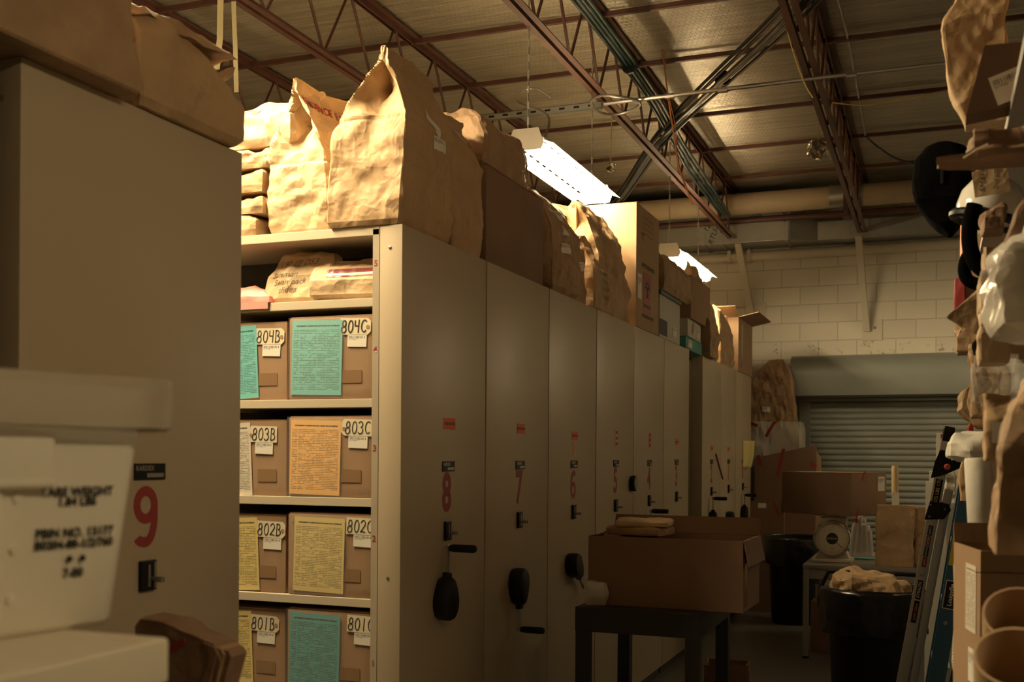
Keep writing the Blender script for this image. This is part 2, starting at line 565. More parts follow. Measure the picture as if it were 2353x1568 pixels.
def ring_pts(w_, d_, r, n):
    """n points round a rounded rectangle, corners sharp enough for a folded bag"""
    hw, hd = max(w_ / 2, 0.003), max(d_ / 2, 0.003)
    r = min(r, hw * 0.9, hd * 0.9)
    segs = [((hw - r, -hd), (-1, 0))]
    path = []
    for (cx, cy, a0) in ((hw - r, hd - r, 0), (-hw + r, hd - r, 90), (-hw + r, -hd + r, 180), (hw - r, -hd + r, 270)):
        for i in range(4):
            a = math.radians(a0 + i * 30)
            path.append((cx + r * math.cos(a), cy + r * math.sin(a)))
    path.append(path[0])
    L = [0.0]
    for a, b in zip(path[:-1], path[1:]):
        L.append(L[-1] + math.hypot(b[0] - a[0], b[1] - a[1]))
    out = []
    j = 0
    for k in range(n):
        s = L[-1] * k / n
        while j < len(L) - 2 and L[j + 1] < s:
            j += 1
        t = (s - L[j]) / max(L[j + 1] - L[j], 1e-9)
        out.append((path[j][0] + (path[j + 1][0] - path[j][0]) * t, path[j][1] + (path[j + 1][1] - path[j][1]) * t))
    return out


def bag_mesh(prof, seed, amp=0.012, n=110, lev=56, r=0.006, mouth=False, f0=3.0, f1=14.0, keep_base=True, folds=()):
    """lofted paper bag. prof rows: (t, cx, cy, z, width, depth, pinch)"""
    mb = MB()
    bm = mb.bm
    fn = creaser(seed, f0=f0, f1=f1)
    rings = []

    def samp(t):
        for a, b in zip(prof[:-1], prof[1:]):
            if t <= b[0] + 1e-9:
                k = (t - a[0]) / max(b[0] - a[0], 1e-9)
                return [a[i] + (b[i] - a[i]) * k for i in range(7)]
        return list(prof[-1])
    for i in range(lev + 1):
        t = i / lev
        _, cx, cy, z, w_, d_, pn = samp(t)
        ring = []
        for (x, y) in ring_pts(w_, d_, r, n):
            hd = max(d_ / 2, 1e-4)
            if pn:
                e = max(0.0, 1 - abs(y) / hd)
                x *= 1 - pn * e * min(1.0, abs(x) / max(w_ / 2, 1e-4)) ** 3
            for zf in folds:
                zn = zf + 0.02 * noise.noise(Vector((x * 3, y * 3, seed)))
                g = max(0.0, 1 - abs(z - zn) / 0.012) * max(0.0, min(1.0, 0.75 + 1.3 * noise.noise(Vector((x * 6, y * 6, zf * 9 + seed)))))
                x *= 1 - 0.022 * g
                y *= 1 - 0.030 * g
            ring.append(bm.verts.new((cx + x, cy + y, z)))
        rings.append(ring)
    for i in range(lev):
        for k in range(n):
            bm.faces.new((rings[i][k], rings[i][(k + 1) % n], rings[i + 1][(k + 1) % n], rings[i + 1][k]))
    c0 = bm.verts.new(sum((v.co for v in rings[0]), Vector()) / n)
    for k in range(n):
        bm.faces.new((rings[0][(k + 1) % n], rings[0][k], c0))
    if not mouth:
        c1 = bm.verts.new(sum((v.co for v in rings[-1]), Vector()) / n)
        for k in range(n):
            bm.faces.new((rings[-1][k], rings[-1][(k + 1) % n], c1))
    else:
        inner = []
        zt = prof[-1]
        for dep in (0.004, 0.16):
            rr = []
            for v in rings[-1]:
                c = Vector((zt[1], zt[2], v.co.z))
                q = v.co + (c - v.co) * (0.03 if dep < 0.01 else 0.12)
                q.z -= dep
                rr.append(bm.verts.new(q))
            inner.append(rr)
        seq = [rings[-1]] + inner
        for a, b in zip(seq[:-1], seq[1:]):
            for k in range(n):
                bm.faces.new((a[k], a[(k + 1) % n], b[(k + 1) % n], b[k]))
        bm.faces.new(inner[-1])
    bm.normal_update()
    zmin = min(v.co.z for v in bm.verts)
    for v in list(bm.verts):
        s = fn(v.co)
        g = 1.0
        if keep_base:
            g = min(1.0, 0.25 + (v.co.z - zmin) / 0.05)
        v.co += v.normal * s * amp * 9.0 * g
    if keep_base:
        for v in bm.verts:
            v.co.z = max(v.co.z, zmin)
    return mb


def bag(name, label, prof, seed, loc, rz=0.0, m='kraft', amp=0.012, cat='paper bag', group=None, tilt=None, **k):
    o = bag_mesh(prof, seed, amp=amp, **k).build(name, m, None, smooth=True, angle=13)
    o.location = loc
    o.rotation_euler = (tilt[0], tilt[1], rz) if tilt else (0, 0, rz)
    tag(o, label, cat, group)
    return o


def gable(w_, d_, h, sh=0.62, lean=(0, 0), top=0.012, bulge=0.0, flat=0.0, pinch=0.55):
    """standing bag: rectangular body, gusseted gable closing to a ridge along local x"""
    b = 1 + bulge
    lx, ly = lean
    return [(0, 0, 0, 0, w_ * 0.96, d_ * 0.94, 0), (0.06, 0, 0, 0.03 * h, w_, d_, 0), (0.35, lx * .2, ly * .2, h * sh * 0.55, w_ * b, d_ * b, 0),
            (0.6, lx * .5, ly * .5, h * sh, w_ * (1 + bulge / 2), d_ * 0.95, 0.06), (0.78, lx * .8, ly * .8, h * (sh + (0.9 - sh) * 0.6), w_, d_ * 0.5, pinch),
            (0.9, lx, ly, h * 0.92, w_, max(top, d_ * 0.06), 0.25), (1, lx * 1.05, ly * 1.05, h, w_ * 0.98, top, 0.05)]


def pillow(w_, d_, h):
    """full bag lying or standing with a rounded top"""
    return [(0, 0, 0, 0, w_ * 0.9, d_ * 0.9, 0), (0.1, 0, 0, h * 0.06, w_, d_, 0), (0.5, 0, 0, h * 0.5, w_ * 1.03, d_ * 1.05, 0),
            (0.75, 0, 0, h * 0.82, w_ * 0.97, d_ * 0.9, 0), (0.9, 0, 0, h * 0.97, w_ * 0.75, d_ * 0.6, 0), (1, 0, 0, h, w_ * 0.3, d_ * 0.2, 0)]


def flatbag(w_, d_, h):
    """flattened bag lying down, folded edge round"""
    return [(0, 0, 0, 0, w_ * 0.97, d_ * 0.97, 0), (0.3, 0, 0, h * 0.3, w_, d_, 0), (0.7, 0.0, 0, h * 0.75, w_, d_ * 0.99, 0), (0.85, 0, 0, h * 0.95, w_ * 0.93, d_ * 0.9, 0), (1, 0, 0, h, w_ * 0.5, d_ * 0.4, 0)]


def openbag(w_, d_, h, flare=1.0):
    return [(0, 0, 0, 0, w_ * 0.97, d_ * 0.97, 0), (0.1, 0, 0, h * 0.05, w_, d_, 0), (0.6, 0, 0, h * 0.6, w_ * 1.02, d_ * 1.02, 0.05), (1, 0, 0, h, w_ * flare, d_ * flare, 0.12)]


def decal(parent, name, m, c, fr, w_, h_, rot=0.0, off=0.002, nx=10, ny=8, textmb=None, reach=0.15, dist=0.25):
    """sheet (or lettering) laid on a thing's own creased surface; c in the thing's local frame"""
    me = parent.data
    me.calc_loop_triangles()
    bvh = BVHTree.FromPolygons([v.co.copy() for v in me.vertices], [tuple(t.vertices) for t in me.loop_triangles])
    M = frame_m(c, *fr) @ Matrix.Rotation(rot, 4, 'Z')
    nrm = (M.to_3x3() @ Vector((0, 0, 1))).normalized()
    mb = textmb or MB()
    bm = mb.bm
    if textmb is None:
        g = [[bm.verts.new(((i / nx - 0.5) * w_, (j / ny - 0.5) * h_, 0)) for i in range(nx + 1)] for j in range(ny + 1)]
        for j in range(ny):
            for i in range(nx):
                f = bm.faces.new((g[j][i], g[j][i + 1], g[j + 1][i + 1], g[j + 1][i]))
                for l, t in zip(f.loops, ((i, j), (i + 1, j), (i + 1, j + 1), (i, j + 1))):
                    l[mb.uv].uv = (t[0] / nx, t[1] / ny)
    for v in bm.verts:
        p = M @ v.co
        h = bvh.ray_cast(p + nrm * reach, -nrm, dist + reach)
        q = h[0] if h[0] is not None else bvh.find_nearest(p)[0]
        v.co = q + nrm * off
    return mb.build(name, m, parent, smooth=textmb is None, angle=None)


def carton(name, label, loc, rz, sx, sy, sz, m='card', seed=0, cat='cardboard box', group=None, tape=True, bev=0.006, seam='y', open_top=False, flaps=(), tilt=None):
    """corrugated box centred in x,y on its base: body, tape, or an open box with flaps"""
    t = thing(name, label, cat, loc, rz, group)
    if tilt:
        t.rotation_euler = (tilt[0], tilt[1], rz)
    hx, hy = sx / 2, sy / 2
    mb = MB()
    if not open_top:
        mb.box(-hx, -hy, 0, hx, hy, sz - 0.004, bev)
        b = mb.build('body', m, t, smooth=True)
        fl = MB()
        if seam == 'y':
            fl.box(-hx, -hy, sz - 0.004, -0.0015, hy, sz, 0.0012)
            fl.box(0.0015, -hy, sz - 0.004, hx, hy, sz, 0.0012)
        else:
            fl.box(-hx, -hy, sz - 0.004, hx, -0.0015, sz, 0.0012)
            fl.box(-hx, 0.0015, sz - 0.004, hx, hy, sz, 0.0012)
        fl.build('top_flaps', m, t)
        if tape:
            tb = MB()
            if seam == 'y':
                tb.box(-0.03, -hy - 0.001, sz - 0.09, 0.03, -hy, sz)
                tb.box(-0.03, hy, sz - 0.09, 0.03, hy + 0.001, sz)
                tb.box(-0.03, -hy, sz, 0.03, hy, sz + 0.001)
            else:
                tb.box(-hx - 0.001, -0.03, sz - 0.09, -hx, 0.03, sz)
                tb.box(hx, -0.03, sz - 0.09, hx + 0.001, 0.03, sz)
                tb.box(-hx, -0.03, sz, hx, 0.03, sz + 0.001)
            tb.build('packing_tape', 'tapeb', t)
    else:
        k = 0.005
        mb.box(-hx, -hy, 0, hx, hy, k)
        mb.box(-hx, -hy, k, -hx + k, hy, sz)
        mb.box(hx - k, -hy, k, hx, hy, sz)
        mb.box(-hx + k, -hy, k, hx - k, -hy + k, sz)
        mb.box(-hx + k, hy - k, k, hx - k, hy, sz)
        mb.build('body', m, t)
        for (side, ang, ln) in flaps:
            f = MB()
            a = math.radians(ang)
            f.box(0, -(hy if side in ('+x', '-x') else hx), 0, ln, (hy if side in ('+x', '-x') else hx), 0.004)
            R = Matrix.Rotation(-a, 4, 'Y')
            Z = {'+x': 0, '+y': PI / 2, '-x': PI, '-y': -PI / 2}[side]
            off = {'+x': (hx, 0), '-x': (-hx, 0), '+y': (0, hy), '-y': (0, -hy)}[side]
            Mx = Matrix.Translation((off[0], off[1], sz)) @ Matrix.Rotation(Z, 4, 'Z') @ R
            bmesh.ops.transform(f.bm, matrix=Mx, verts=f.bm.verts[:])
            f.build('flap', m, t)
    return t
# ================================================================== the room
YB, XL, XR, YF, ZC = 12.6, -6.4, 3.4, -2.6, 4.5


def structure(o):
    o['kind'] = 'structure'
    return o


def nodes_of(name):
    m = bpy.data.materials.new(name)
    m.use_nodes = True
    return m, m.node_tree.nodes, m.node_tree.links, m.node_tree.nodes['Principled BSDF']


def block_wall_mat(swap):
    m, N, L, b = nodes_of('painted concrete block')
    b.inputs['Roughness'].default_value = 0.6
    tc = N.new('ShaderNodeTexCoord')
    sp = N.new('ShaderNodeSeparateXYZ')
    cb = N.new('ShaderNodeCombineXYZ')
    L.new(tc.outputs['Object'], sp.inputs[0])
    L.new(sp.outputs['Y' if swap else 'X'], cb.inputs[0])
    L.new(sp.outputs['Z'], cb.inputs[1])
    br = N.new('ShaderNodeTexBrick')
    br.inputs['Scale'].default_value = 1.0
    br.inputs['Mortar Size'].default_value = 0.006
    br.inputs['Mortar Smooth'].default_value = 0.4
    br.inputs['Brick Width'].default_value = 0.406
    br.inputs['Row Height'].default_value = 0.2032
    br.inputs['Color1'].default_value = (0.66, 0.62, 0.52, 1)
    br.inputs['Color2'].default_value = (0.60, 0.56, 0.47, 1)
    br.inputs['Mortar'].default_value = (0.46, 0.42, 0.34, 1)
    L.new(cb.outputs[0], br.inputs['Vector'])
    # chipped, dirty paint band just above the shutter hood
    n = N.new('ShaderNodeTexNoise')
    n.inputs['Scale'].default_value = 5.0
    n.inputs['Detail'].default_value = 10
    n.inputs['Roughness'].default_value = 0.85
    L.new(tc.outputs['Object'], n.inputs['Vector'])

    def M(op, a, c):
        q = N.new('ShaderNodeMath')
        q.operation = op
        for i, x in enumerate((a, c)):
            if isinstance(x, (int, float)):
                q.inputs[i].default_value = x
            else:
                L.new(x, q.inputs[i])
        return q.outputs[0]
    band = M('MULTIPLY', M('GREATER_THAN', sp.outputs['Z'], 2.60), M('LESS_THAN', sp.outputs['Z'], 2.83))
    chip = M('MULTIPLY', band, M('GREATER_THAN', n.outputs['Fac'], 0.57))
    mx = N.new('ShaderNodeMix')
    mx.data_type = 'RGBA'
    L.new(chip, mx.inputs['Factor'])
    L.new(br.outputs['Color'], mx.inputs[6])
    mx.inputs[7].default_value = (0.20, 0.17, 0.12, 1)
    L.new(mx.outputs[2], b.inputs['Base Color'])
    bp = N.new('ShaderNodeBump')
    bp.inputs['Strength'].default_value = 0.5
    bp.inputs['Distance'].default_value = 0.006
    inv = M('SUBTRACT', 1.0, br.outputs['Fac'])
    L.new(inv, bp.inputs['Height'])
    L.new(bp.outputs['Normal'], b.inputs['Normal'])
    return m


def foil_mat():
    m, N, L, b = nodes_of('foil faced insulation')
    b.inputs['Base Color'].default_value = (0.5, 0.46, 0.38, 1)
    b.inputs['Metallic'].default_value = 0.8
    b.inputs['Roughness'].default_value = 0.33
    tc = N.new('ShaderNodeTexCoord')
    mp = N.new('ShaderNodeMapping')
    mp.inputs['Scale'].default_value = (1.6, 34.0, 1.0)
    L.new(tc.outputs['Object'], mp.inputs['Vector'])
    n = N.new('ShaderNodeTexNoise')
    n.inputs['Scale'].default_value = 1.0
    n.inputs['Detail'].default_value = 6
    n.inputs['Roughness'].default_value = 0.65
    L.new(mp.outputs['Vector'], n.inputs['Vector'])
    br = N.new('ShaderNodeTexBrick')
    br.offset = 0.5
    br.inputs['Scale'].default_value = 1.0
    br.inputs['Mortar Size'].default_value = 0.003
    br.inputs['Mortar Smooth'].default_value = 0.6
    br.inputs['Brick Width'].default_value = 0.035
    br.inputs['Row Height'].default_value = 0.05
    L.new(tc.outputs['Object'], br.inputs['Vector'])
    seam = N.new('ShaderNodeTexBrick')
    seam.offset = 0.0
    seam.inputs['Scale'].default_value = 1.0
    seam.inputs['Mortar Size'].default_value = 0.012
    seam.inputs['Brick Width'].default_value = 60.0
    seam.inputs['Row Height'].default_value = 0.61
    L.new(tc.outputs['Object'], seam.inputs['Vector'])
    n2 = N.new('ShaderNodeTexNoise')
    n2.inputs['Scale'].default_value = 2.2
    n2.inputs['Detail'].default_value = 4
    L.new(tc.outputs['Object'], n2.inputs['Vector'])

    def M(op, a, c):
        q = N.new('ShaderNodeMath')
        q.operation = op
        for i, x in enumerate((a, c)):
            if isinstance(x, (int, float)):
                q.inputs[i].default_value = x
            else:
                L.new(x, q.inputs[i])
        return q.outputs[0]
    h = M('ADD', M('MULTIPLY', n.outputs['Fac'], 1.0), M('MULTIPLY', br.outputs['Fac'], 0.16))
    h = M('SUBTRACT', h, M('MULTIPLY', seam.outputs['Fac'], 0.5))
    h = M('ADD', h, M('MULTIPLY', n2.outputs['Fac'], 1.4))
    bp = N.new('ShaderNodeBump')
    bp.inputs['Strength'].default_value = 0.8
    bp.inputs['Distance'].default_value = 0.02
    L.new(h, bp.inputs['Height'])
    L.new(bp.outputs['Normal'], b.inputs['Normal'])
    r = N.new('ShaderNodeValToRGB')
    r.color_ramp.elements[0].position = 0.3
    r.color_ramp.elements[1].position = 0.7
    r.color_ramp.elements[0].color = (0.36, 0.325, 0.26, 1)
    r.color_ramp.elements[1].color = (0.70, 0.65, 0.54, 1)
    L.new(n.outputs['Fac'], r.inputs['Fac'])
    L.new(r.outputs['Color'], b.inputs['Base Color'])
    return m


mb = MB(); mb.box(XL, YF, -0.1, XR, YB, 0.0)
structure(mb.build('floor', mat('sealed concrete floor', (0.15, 0.145, 0.13), 0.38, var=0.25, vscale=1.3, bump=0.03, bscale=60)))
mb = MB(); mb.box(XL, YF, ZC, XR, YB + 0.2, ZC + 0.1)
structure(mb.build('ceiling', foil_mat()))
bw = block_wall_mat(False)
dw = mat('dim brown wall paint', (0.20, 0.17, 0.13), 0.7)
mb = MB(); mb.box(XL, YB, 0, XR, YB + 0.2, ZC); structure(mb.build('wall_back', bw))
mb = MB(); mb.box(XL - 0.2, YF, 0, XL, YB, ZC); structure(mb.build('wall_left', dw))
mb = MB(); mb.box(XR, YF, 0, XR + 0.2, YB, ZC); structure(mb.build('wall_right', dw))
mb = MB(); mb.box(XL, YF - 0.2, 0, XR, YF, ZC); structure(mb.build('wall_front', dw))

# roller shutter door
dr = structure(thing('door_1', 'grey steel roller shutter closed under its rounded hood', None, (-1.36, YB, 0)))
DWID = 2.75
mb = MB()
prof = []
z = 0.0
while z < 2.25:
    for (dz, dy) in ((0.0, 0.0), (0.006, 0.010), (0.022, 0.019), (0.036, 0.020), (0.050, 0.014), (0.059, 0.003)):
        prof.append((-0.07 - dy, z + dz))
    z += 0.0655
for (a, b) in zip(prof[:-1], prof[1:]):
    mb.face([(0.06, a[0], a[1]), (DWID - 0.06, a[0], a[1]), (DWID - 0.06, b[0], b[1]), (0.06, b[0], b[1])])
bmesh.ops.remove_doubles(mb.bm, verts=mb.bm.verts[:], dist=1e-5)
mb.build('curtain', 'shutter', dr, smooth=True, angle=50)
for s, x in ((0, -0.05), (1, DWID - 0.07)):
    mb = MB(); mb.box(x, -0.11, 0, x + 0.12, 0, 2.22, 0.004); mb.build('guide_rail', 'shutter', dr)
mb = MB()
pf = [(0.0, 2.66)] + [(-0.21 - 0.19 * math.sin(math.radians(a)), 2.44 + 0.22 * math.cos(math.radians(a))) for a in range(0, 100, 9)] + [(-0.40, 2.30), (-0.385, 2.215), (-0.12, 2.20), (0, 2.20)]
Mx = Matrix(((0, 0, 1, 0), (1, 0, 0, 0), (0, 1, 0, 0), (0, 0, 0, 1)))
mb.prism(pf, -0.12, DWID + 0.1, M=Mx)
mb.build('hood', 'hood', dr, smooth=True, angle=30)
mb = MB(); mb.box(-0.1, -0.135, 2.16, DWID + 0.05, -0.06, 2.20, 0.004); mb.build('lintel_bar', 'hood', dr)
mb = MB(); mb.lathe([(0.035, 0), (0.035, 0.05), (0.02, 0.07)], 12, Matrix.Translation((-0.16, -0.2, 2.42)) @ Matrix.Rotation(-PI / 2, 4, 'Y')); mb.build('shaft_end', 'black', dr)

# ------------------------------------------------------------------ roof steel
JX = (-4.82, -3.46, -2.10, -0.74)
JL = ('roof joist at the far left, half hidden behind the heaped bags', 'roof joist above the brightly lit bags, second from the left', 'roof joist over the first lamp, carrying the dark green cables', 'roof joist at the right, where the black cable bundle crosses')
for X, lab in zip(JX, JL):
    j = thing('roof_joist', lab, 'joist', (X, 0, 3.95), 0, 'open web roof joists')
    y0, y1 = YF + 0.1, YB - 0.35
    mb = MB()
    for s in (-1, 1):
        xa = s * 0.012
        mb.box(min(xa, xa + s * 0.038), y0, 0, max(xa, xa + s * 0.038), y1, 0.006)
        mb.box(min(xa, xa + s * 0.006), y0, 0.006, max(xa, xa + s * 0.006), y1, 0.042)
    mb.build('bottom_chord', 'joist', j)
    mb = MB()
    for s in (-1, 1):
        xa = s * 0.012
        mb.box(min(xa, xa + s * 0.045), y0, 0.528, max(xa, xa + s * 0.045), y1, 0.536)
        mb.box(min(xa, xa + s * 0.006), y0, 0.486, max(xa, xa + s * 0.006), y1, 0.528)
    mb.build('top_chord', 'joist', j)
    pts = []
    y = y0 + 0.2
    k = 0
    while y < y1 - 0.1:
        pts.append((0, y, 0.02 if k % 2 == 0 else 0.52))
        y += 0.31
        k += 1
    mb = MB(); mb.tube(pts, 0.0105, 6); mb.build('web_rod', 'joist', j)

for k, (Y, lab) in enumerate(((4.85, 'thin steel bridging bar crossing the joists nearest the camera'), (5.9, 'steel bridging bar crossing above the tall lit paper bag'),
                              (6.97, 'steel bridging bar just in front of the conduit and its cable ring'), (7.95, 'steel bridging bar above the first lamp, passing behind the conduit'),
                              (9.3, 'steel bridging bar at the foot of the cable crossing'), (10.4, 'steel bridging bar beside the torn foil patch'),
                              (11.5, 'steel bridging bar closest to the back wall'))):
    mb = MB()
    mb.box(-3.2, -0.014, 0, 4.2, 0.014, 0.005)
    mb.box(-3.2, -0.014, 0.005, 4.2, -0.009, 0.032)
    o = mb.build('bridging_bar', 'joist')
    o.location = (-2.0, Y, 4.447)
    tag(o, lab, 'roof bar', 'bridging bars')

# torn foil hanging from the roof
for (px, py, Y, sz, sd, lab) in ((1880, 345, 9.9, 0.26, 5, 'torn flap of crinkled foil hanging between the right hand joists'), (1403, 385, 9.0, 0.13, 8, 'small twist of torn foil hanging behind the first lamp')):
    c = P(px, py, Y=Y)
    mb = MB()
    n = 14
    fn = creaser(sd, 10, 6, 22)
    g = [[mb.bm.verts.new((0, 0, 0)) for i in range(n + 1)] for jx in range(n + 1)]
    for jx in range(n + 1):
        for i in range(n + 1):
            p = Vector(((i / n - 0.5) * sz, 0.0, (jx / n - 0.5) * sz * 1.0))
            s_ = fn(p * 1.0 + Vector((sd, 0, 0)))
            s2 = fn(p + Vector((0, sd, 3)))
            rad = math.hypot(p.x, p.z) / (sz * 0.5) + 1e-6
            p = p * (min(1.0, (0.62 + 0.5 * noise.noise(Vector((p.x, p.z, sd)).normalized() * 1.7)) / max(rad, 0.3)) if rad > 0.3 else 1.0)
            g[jx][i].co = p + Vector((s2 * 0.5, s_ * 1.6, 0)) * sz * 3
    for jx in range(n):
        for i in range(n):
            mb.bm.faces.new((g[jx][i], g[jx][i + 1], g[jx + 1][i + 1], g[jx + 1][i]))
    o = mb.build('torn_foil', mat('bright foil', (0.62, 0.58, 0.50), 0.22, 0.9))
    o.location = c
    so = o.modifiers.new('thickness', 'SOLIDIFY'); so.thickness = 0.003
    tag(o, lab, 'foil scrap')
    mb = MB(); mb.tube([(0, 0, sz * 0.2), (0.01, 0, ZC - c.z)], 0.006, 6); mb.build('hanging_strip', 'strap', o)

# ------------------------------------------------------------------ lamps
def lamp(loc, L, lab, refl=True, group='chain hung fluorescent strip lamps', tm='tube'):
    t = thing('strip_lamp', lab, 'lamp', loc, 0, group)
    mb = MB(); mb.box(-0.06, 0.010, 0.02, 0.06, L - 0.010, 0.085, 0.004); mb.build('channel', 'reflector', t)
    if refl:
        mb = MB()
        for s in (-1, 1):
            a, b = (s * 0.055, 0.05), (s * 0.165, 0.004)
            m_ = (s * 0.095, 0.032)
            for (e0, e1, c0, c1) in [(m_, b, 0, L)] + [(a, m_, L * k / 12 + 0.02, L * (k + 1) / 12 - 0.045) for k in range(12)]:
                q = [(e0[0], c0, e0[1]), (e1[0], c0, e1[1]), (e1[0], c1, e1[1]), (e0[0], c1, e0[1])]
                mb.face(q); mb.face([(x, y, z_ + 0.003) for x, y, z_ in q][::-1])
        mb.build('reflector', 'reflector', t)
    for y in (0.0, L - 0.008):
        mb = MB(); mb.prism([(-0.09, -0.02), (0.09, -0.02), (0.105, 0.02), (0.075, 0.10), (-0.075, 0.10), (-0.105, 0.02)], 0, 0.008, M=Matrix.Translation((0, y + 0.008, 0)) @ Matrix.Rotation(PI / 2, 4, 'X')); mb.build('end_plate', 'reflector', t)
    for s in (-1, 1):
        tb = MB(); tb.tube([(s * 0.065, 0.03, -0.012), (s * 0.065, L - 0.03, -0.012)], 0.017, 10); tb.build('fluorescent_tube', tm, t)
    for y in (0.04, L - 0.12):
        mb = MB()
        n = 26
        zz = ZC - loc[2] - 0.09
        for i in range(n):
            z0 = 0.085 + zz * i / n
            z1 = 0.085 + zz * (i + 1) / n
            mb.box(-0.006 if i % 2 else -0.002, y - (0.002 if i % 2 else 0.006), z0, 0.006 if i % 2 else 0.002, y + (0.002 if i % 2 else 0.006), z1 + 0.004)
        mb.build('chain', 'steel', t)
    return t


lamp((-2.72, 2.45, 3.47), 1.0, 'strip lamp above the brightly lit paper bags, over the top edge', refl=False, tm='tubeb')
lamp((-2.14, 5.72, 3.27), 1.38, 'white strip lamp with its square end plate, hanging nearest in view')
lamp((-2.14, 9.22, 3.27), 1.38, 'smaller distant strip lamp hanging in front of the block wall', tm='tubew')
lamp((-5.2, 5.2, 3.3), 1.38, 'strip lamp hanging over the hidden far ends of the units', tm='tuber')
lamp((1.75, 6.2, 3.45), 1.33, 'strip lamp hanging over the far side of the crowded right hand rack', tm='tuber')
lamp((1.5, 0.5, 3.15), 1.33, 'strip lamp hanging to the right of the camera', tm='tubec')
lamp((1.85, 10.0, 3.12), 1.38, 'strip lamp hanging over the far right corner of the store', tm='tubeg')

# ------------------------------------------------------------------ strut, conduit, ring, wires
mb = MB()
mb.box(-1.9, -0.02, 0, 0, -0.017, 0.041); mb.box(-1.9, 0.017, 0, 0, 0.02, 0.041); mb.box(-1.9, -0.02, 0.038, 0, 0.02, 0.041)
o = mb.build('strut_channel', 'galv'); o.location = (-2.12, 7.14, 3.905)
tag(o, 'slotted steel strut channel running left from the cable ring', 'channel')
ho = MB()
for i in range(18):
    ho.box(-1.86 + i * 0.104, -0.0206, 0.012, -1.82 + i * 0.104, -0.02, 0.026)
ho.build('slot', 'black', o)
mb = MB()
mb.tube([(-2.10, 7.12, 3.925), (-0.75, 7.12, 3.935), (1.8, 7.12, 3.935)], 0.014, 8)
o = mb.build('conduit', 'steel', None, smooth=True); tag(o, 'thin steel conduit running right from the cable ring under the joists', 'conduit')
for x in (-1.65, -1.3, -0.5):
    mb = MB(); mb.tube([(x - 0.03, 7.12, 3.926), (x + 0.03, 7.12, 3.926)], 0.019, 8); mb.build('coupling', 'steel', o)
mb = MB()
pts = []
for i in range(70):
    a = i / 69 * 2 * PI * 1.12
    pts.append((0.16 * math.cos(a) + 0.03, 0.19 * math.sin(a), 0.012 * math.sin(a * 2) + 0.006 * i / 69))
mb.tube(pts, [0.011 if i % 2 else 0.0085 for i in range(70)], 8)
o = mb.build('flexible_cable_ring', 'steel', None, smooth=True); o.location = (-2.03, 7.05, 3.885)
tag(o, 'coiled ring of grey flexible conduit under the joist', 'cable')


def wire(name, lab, cat, pts, r, m, n=6, group=None):
    out = []
    pts = [Vector(p) for p in pts]
    for i in range(len(pts) - 1):
        p0, p1, p2, p3 = pts[max(i - 1, 0)], pts[i], pts[i + 1], pts[min(i + 2, len(pts) - 1)]
        for k in range(8):
            t = k / 8
            out.append(0.5 * ((2 * p1) + (p2 - p0) * t + (2 * p0 - 5 * p1 + 4 * p2 - p3) * t * t + (3 * p1 - p0 - 3 * p2 + p3) * t ** 3))
    out.append(pts[-1])
    mb = MB()
    mb.tube(out, r, n)
    o = mb.build(name, m, None, smooth=True, angle=60)
    return tag(o, lab, cat, group)


# black bundle crossing diagonally above the bottom chords
b0 = thing('cable_bundle', 'bundle of black cables crossing the roof diagonally', 'cables', (0, 0, 0))
path = [P(1905, -60, Z=4.06), P(1790, 60, Z=4.10), P(1660, 180, Z=4.10), P(1560, 275, Z=4.09), P(1500, 345, Z=4.08), P(1425, 455, Z=4.03), P(1370, 490, Z=3.98), P(1290, 520, Z=3.95)]
rnd = random.Random(4)
for k in range(8):
    ox, oz = rnd.uniform(-0.062, 0.062), rnd.uniform(-0.045, 0.045)
    q = [p + Vector((ox * (1.7 - 0.16 * i), 0, oz * (1.5 - 0.1 * i))) for i, p in enumerate(path)]
    o = wire('cable', None, None, q, 0.0125, 'cable')
    o.parent = b0
for i in (2, 5):
    p = path[i]; d = (path[i + 1] - path[i - 1]).normalized()
    mb = MB(); mb.tube([p - d * 0.02, p + d * 0.02], 0.05, 12); mb.build('cable_tie', 'black', b0)
b1 = thing('cable_bundle', 'dark green cables running along inside the joist', 'cables', (0, 0, 0))
for k in range(4):
    x = -1.93 + 0.028 * k
    o = wire('cable', None, None, [(x, 3.4, 4.13 + 0.02 * (k % 2)), (x + 0.01, 5.0, 4.10 + 0.02 * (k % 2)), (x, 6.2, 4.13), (x - 0.01, 7.6, 4.11), (x - 0.06, 8.7, 4.07), (x - 0.1, 9.7, 4.03 + 0.015 * k), (x - 0.12, 11.2, 4.01)], 0.0125, 'cableg')
    o.parent = b1
for y in (4.2, 5.6, 7.0, 8.3):
    mb = MB(); mb.tube([(-1.89, y - 0.015, 4.12), (-1.89, y + 0.015, 4.12)], 0.058, 10); mb.build('cable_tie', 'black', b1)
wire('hanging_wire', 'loose orange wire hanging down past the joist', 'wire', [P(1500, -40, Y=7.8), P(1520, 100, Y=7.8), P(1535, 220, Y=7.8), P(1547, 300, Y=7.8), P(1560, 380, Y=7.8), P(1580, 440, Y=7.8), P(1592, 470, Y=7.8)], 0.006, 'orangew')
wire('hanging_wire', 'second twist of orange wire beside the loose one', 'wire', [P(1512, -40, Y=7.85), P(1528, 110, Y=7.85), P(1530, 190, Y=7.85), P(1552, 290, Y=7.85), P(1556, 370, Y=7.85), P(1575, 430, Y=7.85)], 0.004, 'orangew')
wire('yellow_wire', 'yellow wire drooping beside the right hand joist', 'wire', [P(1806, 60, Y=6.6), P(1826, 130, Y=6.6), P(1848, 190, Y=6.6), P(1868, 225, Y=6.6)], 0.004, 'yelloww')
